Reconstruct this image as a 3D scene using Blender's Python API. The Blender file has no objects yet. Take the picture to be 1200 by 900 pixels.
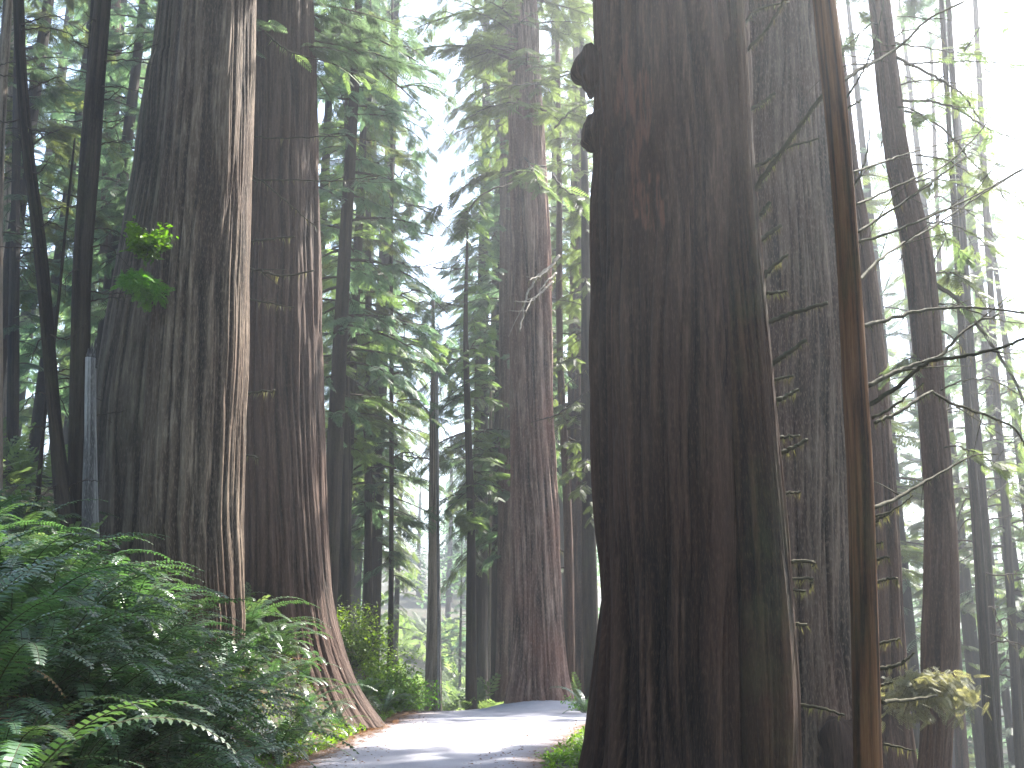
import bpy, math, random
import numpy as np
from mathutils import Vector, Matrix

random.seed(7); rng = np.random.default_rng(7)
S = bpy.context.scene
COL = S.collection
R = math.radians

# ------------------------------------------------------------------ camera, sky, sun, exposure
PITCH, CAM_Z = R(15.0), 1.6
cam_data = bpy.data.cameras.new('camera'); cam_data.lens = 36.0; cam_data.sensor_width = 36.0
cam_data.clip_end = 2000.0; cam_data.clip_start = 0.05
cam = bpy.data.objects.new('camera', cam_data); COL.objects.link(cam)
cam.location = (0, 0, CAM_Z); cam.rotation_euler = (R(90) + PITCH, 0, 0)
S.camera = cam

SUN_AZ, SUN_EL = R(45.0), R(50.0)          # azimuth clockwise from +Y (the way the camera looks)
sun_dir = Vector((math.sin(SUN_AZ) * math.cos(SUN_EL), math.cos(SUN_AZ) * math.cos(SUN_EL), math.sin(SUN_EL)))
W = bpy.data.worlds.new('World'); S.world = W; W.use_nodes = True
wn = W.node_tree.nodes; wn.clear()
sky = wn.new('ShaderNodeTexSky'); sky.sky_type = 'NISHITA'; sky.sun_disc = False
sky.sun_elevation = SUN_EL; sky.sun_rotation = SUN_AZ
sky.air_density = 1.3; sky.dust_density = 1.2; sky.ozone_density = 2.5
bg = wn.new('ShaderNodeBackground'); bg.inputs['Strength'].default_value = 0.09
wo = wn.new('ShaderNodeOutputWorld')
W.node_tree.links.new(sky.outputs[0], bg.inputs[0]); W.node_tree.links.new(bg.outputs[0], wo.inputs[0])
sun_data = bpy.data.lights.new('sun', 'SUN'); sun_data.energy = 5.0; sun_data.angle = R(0.6)
sun_data.color = (1.0, 0.95, 0.86)
sun = bpy.data.objects.new('sun', sun_data); COL.objects.link(sun)
sun.rotation_euler = (-sun_dir).to_track_quat('-Z', 'Y').to_euler(); sun.location = (0, 0, 60)
S.view_settings.view_transform = 'Standard'; S.view_settings.look = 'None'
S.view_settings.gamma = 1.0; S.view_settings.exposure = 2.65
cy = S.cycles
cy.use_denoising = True; cy.max_bounces = 6; cy.diffuse_bounces = 4; cy.glossy_bounces = 2
cy.transmission_bounces = 4; cy.volume_bounces = 0; cy.transparent_max_bounces = 4
cy.sample_clamp_indirect = 8.0; cy.caustics_reflective = False; cy.caustics_refractive = False
HAZE = 0.0018

# ------------------------------------------------------------------ projection helpers (photo 1200x900, f = 1200 px)
CP, SP = math.cos(PITCH), math.sin(PITCH)
def at(px, py, Y):
    """the world point at distance Y in front of the camera's place that lies in the direction (px, py)"""
    dx, dy = (px - 600) / 1200.0, (450 - py) / 1200.0
    d = np.array((dx, CP - dy * SP, SP + dy * CP))
    return np.array((0, 0, CAM_Z)) + d * (Y / d[1])

# ------------------------------------------------------------------ value noise
class Noise:
    def __init__(self, seed, n=256):
        self.g = np.random.default_rng(seed).random((n, n)); self.n = n
    def __call__(self, x, y, px=None):
        """2-D value noise 0..1; periodic in x with period px (an integer) when given"""
        x = np.asarray(x, float); y = np.asarray(y, float)
        xi = np.floor(x).astype(int); yi = np.floor(y).astype(int)
        fx = x - xi; fy = y - yi
        fx = fx * fx * (3 - 2 * fx); fy = fy * fy * (3 - 2 * fy)
        p = px or self.n
        a = xi % p % self.n; b = (xi + 1) % p % self.n; c = yi % self.n; d = (yi + 1) % self.n
        g = self.g
        return (g[a, c] * (1 - fx) + g[b, c] * fx) * (1 - fy) + (g[a, d] * (1 - fx) + g[b, d] * fx) * fy
N0 = Noise(3)

# ------------------------------------------------------------------ the lie of the land
def interp(v, pts):
    return np.interp(v, [p[0] for p in pts], [p[1] for p in pts])
RL = [(-20, -2.0), (0, -2.0), (8, -2.55), (16.4, -3.5), (26, -3.4), (34, -3.55), (42, -4.5), (50, -6.0), (80, -8)]
RR = [(-20, 1.2), (0, 1.0), (10, .45), (16.4, .6), (21, 1.2), (26.7, 2.1), (30, 4.5), (34, 7), (50, 7), (80, 7)]
BANK = [(0, 0), (.4, .12), (.9, .7), (1.5, 1.45), (2.1, 1.95), (3.2, 2.4), (4.2, 2.95), (5.5, 3.5), (11, 5.6), (30, 11), (80, 20), (300, 30)]
FALL = [(0, 0), (1.5, -.1), (3.0, -.45), (5.5, -1.5), (9, -3.1), (20, -7.0), (60, -14), (300, -20)]
def ground(x, y):
    x = np.asarray(x, float); y = np.asarray(y, float)
    rl, rr = interp(y, RL), interp(y, RR)
    z = np.zeros(np.broadcast(x, y).shape)
    z = z + interp(np.maximum(rl - x, 0), BANK) * interp(y, [(-20, 1), (26, 1), (31, 1.3), (36, 1.25), (42, .8), (60, .6), (100, .4), (200, .2)])
    z = z + interp(np.maximum(x - rr, 0), FALL)
    z = z + interp(y, [(33, 0), (38, -.25), (60, -2.6), (90, -4.5), (120, -2), (160, 7), (260, 26), (600, 50)])
    off = np.clip(np.maximum(rl - x, x - rr) / 1.2, 0, 1)
    z = z + off * (0.35 * (N0(x * .35 + 40, y * .35 + 40) - .5) + 0.12 * (N0(x * 1.7 + 90, y * 1.7) - .5))
    z = z + 0.42 * np.exp(-(((x - 1.1) / 1.9) ** 2 + ((y - 36.6) / 2.0) ** 2) ** 1.3)   # mound at the foot of the middle redwood
    return z
def gz(x, y): return float(ground(x, y))

# ------------------------------------------------------------------ mesh helpers
def make_mesh(name, V, quads=None, tris=None, mats=(), midx=None, uv=None, smooth=True, attr=None):
    me = bpy.data.meshes.new(name)
    V = np.ascontiguousarray(V, np.float32)
    q = np.zeros((0, 4), np.int32) if quads is None or len(quads) == 0 else np.asarray(quads, np.int32)
    t = np.zeros((0, 3), np.int32) if tris is None or len(tris) == 0 else np.asarray(tris, np.int32)
    loops = np.concatenate([q.ravel(), t.ravel()])
    tot = np.concatenate([np.full(len(q), 4), np.full(len(t), 3)]).astype(np.int32)
    start = np.concatenate([[0], np.cumsum(tot)[:-1]]).astype(np.int32)
    me.vertices.add(len(V)); me.vertices.foreach_set('co', V.ravel())
    me.loops.add(len(loops)); me.loops.foreach_set('vertex_index', loops.astype(np.int32))
    me.polygons.add(len(tot)); me.polygons.foreach_set('loop_start', start)
    me.polygons.foreach_set('use_smooth', np.full(len(tot), smooth))
    for m in mats: me.materials.append(m)
    if midx is not None: me.polygons.foreach_set('material_index', np.asarray(midx, np.int32))
    if uv is not None:
        L = me.uv_layers.new(name='UVMap'); L.data.foreach_set('uv', np.asarray(uv, np.float32)[loops].ravel())
    if attr:
        for k, a in attr.items():
            A = me.attributes.new(k, 'FLOAT', 'POINT'); A.data.foreach_set('value', np.asarray(a, np.float32).ravel())
    me.update(calc_edges=True)
    return me
def link(name, me, parent=None, loc=None):
    o = bpy.data.objects.new(name, me); COL.objects.link(o)
    if loc is not None: o.location = loc
    if parent is not None: o.parent = parent
    return o
def thing(name, label, cat, loc, group=None):
    o = bpy.data.objects.new(name, None); COL.objects.link(o)
    o.location = loc; o.empty_display_size = .3
    o['label'] = label; o['category'] = cat
    if group: o['group'] = group
    return o
def spline(P, n):
    """resampled Catmull-Rom curve through P (k columns)"""
    P = np.asarray(P, float)
    if len(P) == 2:
        t = np.linspace(0, 1, n)[:, None]; return P[0] * (1 - t) + P[1] * t
    Q = np.vstack([2 * P[0] - P[1], P, 2 * P[-1] - P[-2]])
    t = np.linspace(0, len(P) - 1 - 1e-9, n); i = t.astype(int); f = (t - i)[:, None]
    a, b, c, d = Q[i], Q[i + 1], Q[i + 2], Q[i + 3]
    return .5 * (2 * b + (c - a) * f + (2 * a - 5 * b + 4 * c - d) * f ** 2 + (3 * b - a - 3 * c + d) * f ** 3)
def tube(P, r, n=6, cap=True):
    P = np.asarray(P, float); r = np.broadcast_to(np.asarray(r, float), (len(P),))
    T = np.gradient(P, axis=0); T /= np.linalg.norm(T, axis=1)[:, None] + 1e-9
    ref = np.array((0, 0, 1.)) if abs(T[:, 2]).mean() < .8 else np.array((1., 0, 0))
    A = np.cross(T, ref); A /= np.linalg.norm(A, axis=1)[:, None] + 1e-9
    B = np.cross(T, A)
    th = np.linspace(0, 2 * np.pi, n, endpoint=False)
    V = P[:, None] + r[:, None, None] * (A[:, None] * np.cos(th)[None, :, None] + B[:, None] * np.sin(th)[None, :, None])
    m = len(P); i = np.arange(m - 1)[:, None] * n; j = np.arange(n)[None]; k = (j + 1) % n
    Q = np.stack([i + j, i + k, i + n + k, i + n + j], -1).reshape(-1, 4)
    V = V.reshape(-1, 3); Tr = np.zeros((0, 3), int)
    if cap:
        V = np.vstack([V, P[0], P[-1]]); a, b = m * n, m * n + 1
        Tr = np.vstack([np.stack([np.full(n, a), (np.arange(n) + 1) % n, np.arange(n)], -1),
                        np.stack([np.full(n, b), (m - 1) * n + np.arange(n), (m - 1) * n + (np.arange(n) + 1) % n], -1)])
    return V, Q, Tr
class Bag:
    """collects pieces of one mesh"""
    def __init__(s): s.V, s.Q, s.T, s.mq, s.mt, s.n = [], [], [], [], [], 0
    def add(s, V, Q=None, T=None, m=0):
        s.V.append(V)
        if Q is not None and len(Q): s.Q.append(np.asarray(Q) + s.n); s.mq.append(np.full(len(Q), m))
        if T is not None and len(T): s.T.append(np.asarray(T) + s.n); s.mt.append(np.full(len(T), m))
        s.n += len(V)
    def tube(s, P, r, n=5, m=0): s.add(*tube(P, r, n), m=m)
    def mesh(s, name, mats, smooth=True):
        V = np.vstack(s.V); Q = np.vstack(s.Q) if s.Q else None; T = np.vstack(s.T) if s.T else None
        return make_mesh(name, V, Q, T, mats, np.concatenate(s.mq + s.mt), smooth=smooth)
def stamp(tv, tt, pos, X, Y, Z, sc):
    """copies of a template at pos with axes X, Y, Z (N,3) and scale sc (N,)"""
    M = np.stack([X, Y, Z], 1) * sc[:, None, None]
    V = np.einsum('kj,njc->nkc', tv, M) + pos[:, None]
    T = tt[None] + (np.arange(len(pos)) * len(tv))[:, None, None]
    return V.reshape(-1, 3), T.reshape(-1, 3)
def frame(D, up, roll):
    """axes with X along D, Z near up, rolled"""
    X = D / (np.linalg.norm(D, axis=1)[:, None] + 1e-9)
    Y = np.cross(up, X); Y /= np.linalg.norm(Y, axis=1)[:, None] + 1e-9
    Z = np.cross(X, Y); c, s = np.cos(roll)[:, None], np.sin(roll)[:, None]
    return X, Y * c + Z * s, Z * c - Y * s

# ------------------------------------------------------------------ materials
def mat(name):
    m = bpy.data.materials.new(name); m.use_nodes = True; nt = m.node_tree; nt.nodes.clear()
    out = nt.nodes.new('ShaderNodeOutputMaterial')
    return m, nt, out
def nd(nt, t, **kw):
    n = nt.nodes.new(t)
    for k, v in kw.items():
        if k in n.inputs.keys() if hasattr(n.inputs, 'keys') else False: n.inputs[k].default_value = v
        else: setattr(n, k, v)
    return n
def ramp(nt, src, stops):
    r = nt.nodes.new('ShaderNodeValToRGB'); e = r.color_ramp.elements
    while len(e) < len(stops): e.new(.5)
    for k, (p, c) in enumerate(stops): e[k].position = p; e[k].color = (*c, 1)
    nt.links.new(src, r.inputs[0]); return r.outputs[0]
def mixc(nt, fac, a, b, mode='MIX'):
    m = nt.nodes.new('ShaderNodeMix'); m.data_type = 'RGBA'; m.blend_type = mode
    for s, v in ((0, fac), (6, a), (7, b)):
        if isinstance(v, bpy.types.NodeSocket): nt.links.new(v, m.inputs[s])
        elif s == 0: m.inputs[0].default_value = v
        else: m.inputs[s].default_value = (*v, 1)
    return m.outputs[2]
def math_(nt, op, a, b=0.0, clamp=False):
    m = nt.nodes.new('ShaderNodeMath'); m.operation = op; m.use_clamp = clamp
    for s, v in ((0, a), (1, b)):
        if isinstance(v, bpy.types.NodeSocket): nt.links.new(v, m.inputs[s])
        else: m.inputs[s].default_value = v
    return m.outputs[0]
def noise_node(nt, vec, scale=5.0, detail=4.0, rough=.55, dist=0.0):
    n = nt.nodes.new('ShaderNodeTexNoise'); n.inputs['Scale'].default_value = scale
    n.inputs['Detail'].default_value = detail; n.inputs['Roughness'].default_value = rough; n.inputs['Distortion'].default_value = dist
    if vec is not None: nt.links.new(vec, n.inputs['Vector'])
    return n.outputs['Fac']
def mapping(nt, vec, sc, loc=(0, 0, 0)):
    m = nt.nodes.new('ShaderNodeMapping'); m.inputs['Scale'].default_value = sc; m.inputs['Location'].default_value = loc
    nt.links.new(vec, m.inputs['Vector']); return m.outputs[0]

def bark_mat(name, dark, mid, light, red=None, moss=0.0, fib=26.0, bump=.6, fleck=0.35):
    """fibrous bark on the trunk's own (girth, height) coordinates in metres; attribute 'ridge' is 0 in furrows, 1 on plates"""
    m, nt, out = mat(name); L = nt.links
    uvn = nt.nodes.new('ShaderNodeUVMap'); uvn.uv_map = 'UVMap'; uv = uvn.outputs[0]
    f1 = noise_node(nt, mapping(nt, uv, (fib, 1.5, 1)), 1, 5, .6, .3)
    f2 = noise_node(nt, mapping(nt, uv, (fib * .33, .5, 1), (7, 3, 0)), 1, 4, .6, .6)
    f3 = noise_node(nt, mapping(nt, uv, (.9, .35, 1), (17, 9, 0)), 1, 3, .5)
    fine = noise_node(nt, mapping(nt, uv, (fib * 3, 9, 1)), 1, 3, .6)
    at_ = nt.nodes.new('ShaderNodeAttribute'); at_.attribute_name = 'ridge'
    v = math_(nt, 'ADD', math_(nt, 'MULTIPLY', f1, .6), math_(nt, 'MULTIPLY', f2, .4))
    c = ramp(nt, v, [(.38, dark), (.5, mid), (.64, light)])
    c = mixc(nt, math_(nt, 'MULTIPLY', math_(nt, 'SUBTRACT', at_.outputs['Fac'], .35, True), .9, True), c, light)
    c = mixc(nt, math_(nt, 'MULTIPLY', math_(nt, 'SUBTRACT', .46, at_.outputs['Fac'], True), 3.0, True), c, tuple(x * .28 for x in dark))
    if red is not None:
        c = mixc(nt, math_(nt, 'MULTIPLY', math_(nt, 'SUBTRACT', f3, .42, True), 2.6, True), c, red)
        a2 = nt.nodes.new('ShaderNodeAttribute'); a2.attribute_name = 'red'
        c = mixc(nt, math_(nt, 'MULTIPLY', a2.outputs['Fac'], math_(nt, 'ADD', math_(nt, 'MULTIPLY', math_(nt, 'SUBTRACT', f1, .4, True), 4.5, True), .15), True), c, (.13, .05, .03))
    c = mixc(nt, math_(nt, 'MULTIPLY', math_(nt, 'SUBTRACT', fine, .5, True), fleck * 4, True), c, tuple(min(1, x * 1.7) for x in light))
    if moss:
        mn = noise_node(nt, mapping(nt, uv, (1.3, .6, 1), (3, 31, 0)), 1, 5, .65)
        c = mixc(nt, math_(nt, 'MULTIPLY', math_(nt, 'SUBTRACT', mn, .5, True), moss * 5, True), c, (.07, .08, .025))
    b = nt.nodes.new('ShaderNodeBsdfPrincipled'); L.new(c, b.inputs['Base Color'])
    b.inputs['Roughness'].default_value = .85; b.inputs['Specular IOR Level'].default_value = .25
    bp = nt.nodes.new('ShaderNodeBump'); bp.inputs['Strength'].default_value = min(1, bump * 1.4); bp.inputs['Distance'].default_value = .06
    h = math_(nt, 'ADD', math_(nt, 'ADD', f1, math_(nt, 'MULTIPLY', f2, 1.2)), math_(nt, 'MULTIPLY', fine, .35))
    L.new(h, bp.inputs['Height']); L.new(bp.outputs[0], b.inputs['Normal']); L.new(b.outputs[0], out.inputs[0])
    return m
def leaf_mat(name, a, b_, trans=.5, tint=(1.3, 1.5, .55), scale=.6, rough=.5, spec=.35):
    m, nt, out = mat(name); L = nt.links
    g = nt.nodes.new('ShaderNodeNewGeometry')
    oi = nt.nodes.new('ShaderNodeObjectInfo')
    n = noise_node(nt, g.outputs['Position'], scale, 3, .6)
    n2 = math_(nt, 'ADD', n, math_(nt, 'MULTIPLY', math_(nt, 'SUBTRACT', g.outputs['Random Per Island'], .5), .35))
    c = ramp(nt, n2, [(.28, a), (.68, b_)])
    hs = nt.nodes.new('ShaderNodeHueSaturation'); L.new(c, hs.inputs['Color'])
    L.new(math_(nt, 'ADD', math_(nt, 'MULTIPLY', oi.outputs['Random'], .05), .475), hs.inputs['Hue'])
    L.new(math_(nt, 'ADD', math_(nt, 'MULTIPLY', oi.outputs['Random'], .5), .75), hs.inputs['Value'])
    p = nt.nodes.new('ShaderNodeBsdfPrincipled'); L.new(hs.outputs[0], p.inputs['Base Color'])
    p.inputs['Roughness'].default_value = rough; p.inputs['Specular IOR Level'].default_value = spec
    t = nt.nodes.new('ShaderNodeBsdfTranslucent')
    L.new(mixc(nt, 1.0, hs.outputs[0], tint, 'MULTIPLY'), t.inputs['Color'])
    x = nt.nodes.new('ShaderNodeMixShader'); x.inputs[0].default_value = trans
    L.new(p.outputs[0], x.inputs[1]); L.new(t.outputs[0], x.inputs[2]); L.new(x.outputs[0], out.inputs[0])
    return m
def plain_mat(name, a, b_, scale=8.0, rough=.9, bump=.3):
    m, nt, out = mat(name); L = nt.links
    tc = nt.nodes.new('ShaderNodeTexCoord')
    n = noise_node(nt, tc.outputs['Object'], scale, 5, .6)
    b = nt.nodes.new('ShaderNodeBsdfPrincipled'); L.new(ramp(nt, n, [(.3, a), (.7, b_)]), b.inputs['Base Color'])
    b.inputs['Roughness'].default_value = rough; b.inputs['Specular IOR Level'].default_value = .2
    bp = nt.nodes.new('ShaderNodeBump'); bp.inputs['Strength'].default_value = bump; bp.inputs['Distance'].default_value = .02
    L.new(n, bp.inputs['Height']); L.new(bp.outputs[0], b.inputs['Normal']); L.new(b.outputs[0], out.inputs[0])
    return m

B_A = bark_mat('bark_brown', (0.022, 0.014, 0.008), (0.062, 0.040, 0.026), (.27, .205, .150), (0.065, 0.034, 0.021), fib=22)
B_AG = bark_mat('bark_grey_brown', (0.043, 0.032, 0.023), (0.099, 0.074, 0.055), (0.222, 0.178, 0.134), fib=20, moss=.25)
B_B = bark_mat('bark_purple_brown', (0.020, 0.012, 0.009), (0.056, 0.034, 0.025), (0.124, 0.084, 0.065), (0.065, 0.031, 0.020), fib=18)
B_C = bark_mat('bark_warm_brown', (0.054, 0.028, 0.019), (0.149, 0.091, 0.068), (0.342, 0.245, 0.198), (0.184, 0.079, 0.055), fib=12, bump=.8)
B_L = bark_mat('bark_dark', (0.016, 0.007, 0.006), (0.040, 0.020, 0.012), (0.113, 0.063, 0.044), (0.049, 0.018, 0.010), fib=24)
B_M = bark_mat('bark_red', (0.020, 0.010, 0.006), (0.049, 0.024, 0.013), (0.104, 0.057, 0.032), (0.058, 0.025, 0.012), moss=.35, fib=20)
B_N = bark_mat('bark_grey', (0.028, 0.018, 0.013), (0.095, 0.063, 0.046), (0.226, 0.163, 0.122), (0.095, 0.041, 0.029), fib=16, fleck=.5)
B_O = bark_mat('bark_orange', (0.070, 0.029, 0.012), (0.145, 0.062, 0.025), (0.20, 0.097, 0.043), moss=.35, fib=45, bump=.35, fleck=.2)
B_Q = bark_mat('bark_scaly_red', (0.033, 0.016, 0.010), (0.077, 0.042, 0.028), (0.154, 0.097, 0.070), (0.080, 0.037, 0.023), fib=18)
B_S = bark_mat('bark_thin', (0.014, 0.010, 0.008), (0.035, 0.025, 0.018), (0.063, 0.047, 0.034), moss=.3, fib=30)
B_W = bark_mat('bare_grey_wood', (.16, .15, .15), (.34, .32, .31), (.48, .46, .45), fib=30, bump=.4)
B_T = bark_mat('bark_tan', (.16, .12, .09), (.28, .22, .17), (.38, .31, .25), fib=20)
TWIG = plain_mat('twig', (.035, .026, .02), (.085, .065, .05))
MOSSY = plain_mat('mossy_branch', (.03, .027, .017), (.075, .068, .038), 12)
LICHEN = leaf_mat('hanging_moss', (.08, .08, .04), (.17, .165, .085), .5, (1.2, 1.1, .7), 3)
NEEDLE = leaf_mat('needles_dark', (.060, .080, .036), (.12, .15, .062), .6, (1.5, 1.65, .95), .35)
NEEDLE_B = leaf_mat('needles_blue_green', (.055, .088, .060), (.10, .145, .092), .6, (1.5, 1.7, 1.15), .35)
NEEDLE_L = leaf_mat('needles_light', (.078, .11, .05), (.135, .17, .078), .6, (1.5, 1.6, .9), .35)
FERN = leaf_mat('fern_green', (.034, .072, .040), (.078, .13, .066), .36, (1.5, 1.8, .7), 1.2, .33, 1.0)
LEAF = leaf_mat('shrub_leaf', (.06, .13, .025), (.12, .21, .04), .55, (1.7, 1.7, .5), 1.5, .45)
SPROUT = leaf_mat('sprout_leaf', (.06, .17, .02), (.14, .30, .035), .45, (1.3, 1.6, .4), 1.5, .45)
STRAW = leaf_mat('pale_hanging_needles', (.12, .125, .075), (.23, .23, .15), .5, (1.3, 1.2, .7), 1.5, .6)
DEADF = leaf_mat('dead_frond', (.12, .065, .03), (.22, .13, .07), .3, (1.2, 1, .7), 2, .8)

# ------------------------------------------------------------------ leaf and spray templates
def spray_template(pairs=8, w=.034, spread=.34, droop=.10):
    V, T = [], []
    def leaf(b, tip, wd):
        b = np.array(b); tip = np.array(tip); d = tip - b; n = np.array((-d[1], d[0], 0)); n /= np.linalg.norm(n) + 1e-9
        mid = b + d * .45; k = len(V)
        V.extend([b, mid + n * wd, tip, mid - n * wd]); T.extend([(k, k + 1, k + 2), (k, k + 2, k + 3)])
    for i in range(pairs):
        t = .06 + .86 * i / (pairs - 1); ln = spread * (1 - .72 * t) * (.55 + .45 * min(1, t * 5))
        for s in (-1, 1):
            tt = t + (.02 if s > 0 else -.02)
            leaf((tt, 0, -droop * tt * tt), (tt + ln * .75, s * ln, -droop * (tt + ln * .75) ** 2 - ln * .15), w)
    leaf((.0, 0, 0), (1, 0, -droop), w * .4)
    return np.array(V), np.array(T)
SPRAY = spray_template(9, .036, .38); SPRAY_F = spray_template(6, .075, .42); SPRAY_S = spray_template(5, .055, .42)

def branch_sprays(bag, P, dens=.26, size=.75, tmpl=SPRAY, m=1, rs=None, start=.15, hang=.25):
    """sprays of needles along the branch curve P"""
    rs = rs or rng
    seg = np.linalg.norm(np.diff(P, axis=0), axis=1); Lb = seg.sum()
    n = max(3, int(Lb / dens)); t = np.sort(start + (1 - start) * rs.random(n * 2) ** .9)
    cum = np.concatenate([[0], np.cumsum(seg)]) / Lb
    pos = np.stack([np.interp(t, cum, P[:, k]) for k in range(3)], 1)
    T = np.gradient(P, axis=0); T /= np.linalg.norm(T, axis=1)[:, None]
    dr = np.stack([np.interp(t, cum, T[:, k]) for k in range(3)], 1)
    up = np.array((0, 0, 1.))
    side = np.cross(dr, up); side /= np.linalg.norm(side, axis=1)[:, None] + 1e-9
    sg = np.where(rs.random(len(t)) < .5, -1, 1)[:, None]
    D = dr * (.55 + .5 * rs.random((len(t), 1))) + side * sg * (.9 * rs.random((len(t), 1)) + .25) - up * (hang * (rs.random((len(t), 1)) + .3))
    X, Y, Z = frame(D, np.broadcast_to(up, D.shape), rs.normal(0, .35, len(t)))
    sc = size * (.6 + .7 * rs.random(len(t))) * (1 - .35 * t)
    bag.add(*(lambda a: (a[0], None, a[1]))(stamp(*tmpl, pos, X, Y, Z, sc)), m=m)

def crown_mesh(name, seed, H, z0, rad, nb, needle, size=.75, dens=.26, tmpl=SPRAY, top=True, sub=2, power=1.0, droop=.5, wood=TWIG, gap=0.0):
    """limbs from height z0 to H with drooping sprays; the outline is uneven and open"""
    rs = np.random.default_rng(seed); bag = Bag()
    for i in range(nb):
        f = (i + rs.random()) / nb; z = z0 + (H - z0) * f ** .95
        if gap and rs.random() < gap: continue
        env = (1 - f) ** power if top else .75 + .25 * math.sin(3 * f + seed)
        env = env * (.5 + .8 * rs.random()) * min(1, .35 + f * 5)
        Lb = max(.7, rad * env); a = rs.random() * 2 * np.pi
        d = np.array((math.cos(a), math.sin(a), 0)); sd = np.array((-d[1], d[0], 0))
        k = 7; s = np.linspace(0, 1, k)[:, None]
        rise = rs.normal(.05, .12); sag = droop * (.5 + rs.random())
        P = np.array((0, 0, z)) + d * s * Lb + np.array((0, 0, 1.)) * (rise * s * Lb - sag * s ** 2 * Lb * .55) + sd * (rs.normal(0, .12) * s ** 2 * Lb)
        r0 = .012 + .011 * Lb
        bag.tube(P, np.linspace(r0, .006, k), 4, 0)
        branch_sprays(bag, P, dens, size, tmpl, 1, rs)
        for _ in range(int(sub * Lb / 1.6)):
            t = rs.uniform(.25, .85); b = P[int(t * (k - 1))]
            dd = d * rs.uniform(.3, .9) + sd * rs.choice((-1, 1)) * rs.uniform(.5, 1); l2 = Lb * rs.uniform(.2, .42)
            q = np.linspace(0, 1, 5)[:, None]
            P2 = b + dd * q * l2 - np.array((0, 0, 1.)) * q ** 2 * l2 * rs.uniform(.15, .5)
            bag.tube(P2, np.linspace(r0 * .45, .004, 5), 3, 0)
            branch_sprays(bag, P2, dens * .9, size * .85, tmpl, 1, rs, .05)
    return bag.mesh(name, (wood, needle), smooth=False)

LUSH = [crown_mesh('crown_lush', 11, 34, 6.0, 4.6, 80, NEEDLE_B, size=.8, dens=.34, tmpl=SPRAY, power=.9),
        crown_mesh('crown_lush', 12, 34, 7.0, 4.3, 80, NEEDLE, size=.8, dens=.34, tmpl=SPRAY, power=.9),
        crown_mesh('crown_lush', 13, 34, 4.5, 4.0, 84, NEEDLE_L, size=.8, dens=.34, tmpl=SPRAY, droop=.8, power=.9)]
OPEN = [crown_mesh('crown_open', 21, 34, 8, 3.4, 60, NEEDLE_L, dens=.4, droop=.7),
        crown_mesh('crown_open', 22, 34, 6, 3.0, 60, NEEDLE_B, dens=.42, droop=.9)]
HIGH = [crown_mesh('crown_high', 31, 16, 0, 5.6, 80, NEEDLE, size=.7, dens=.3, tmpl=SPRAY, power=.5),
        crown_mesh('crown_high', 32, 16, 0, 5.2, 75, NEEDLE_B, size=.7, dens=.3, tmpl=SPRAY, power=.5)]

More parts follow.
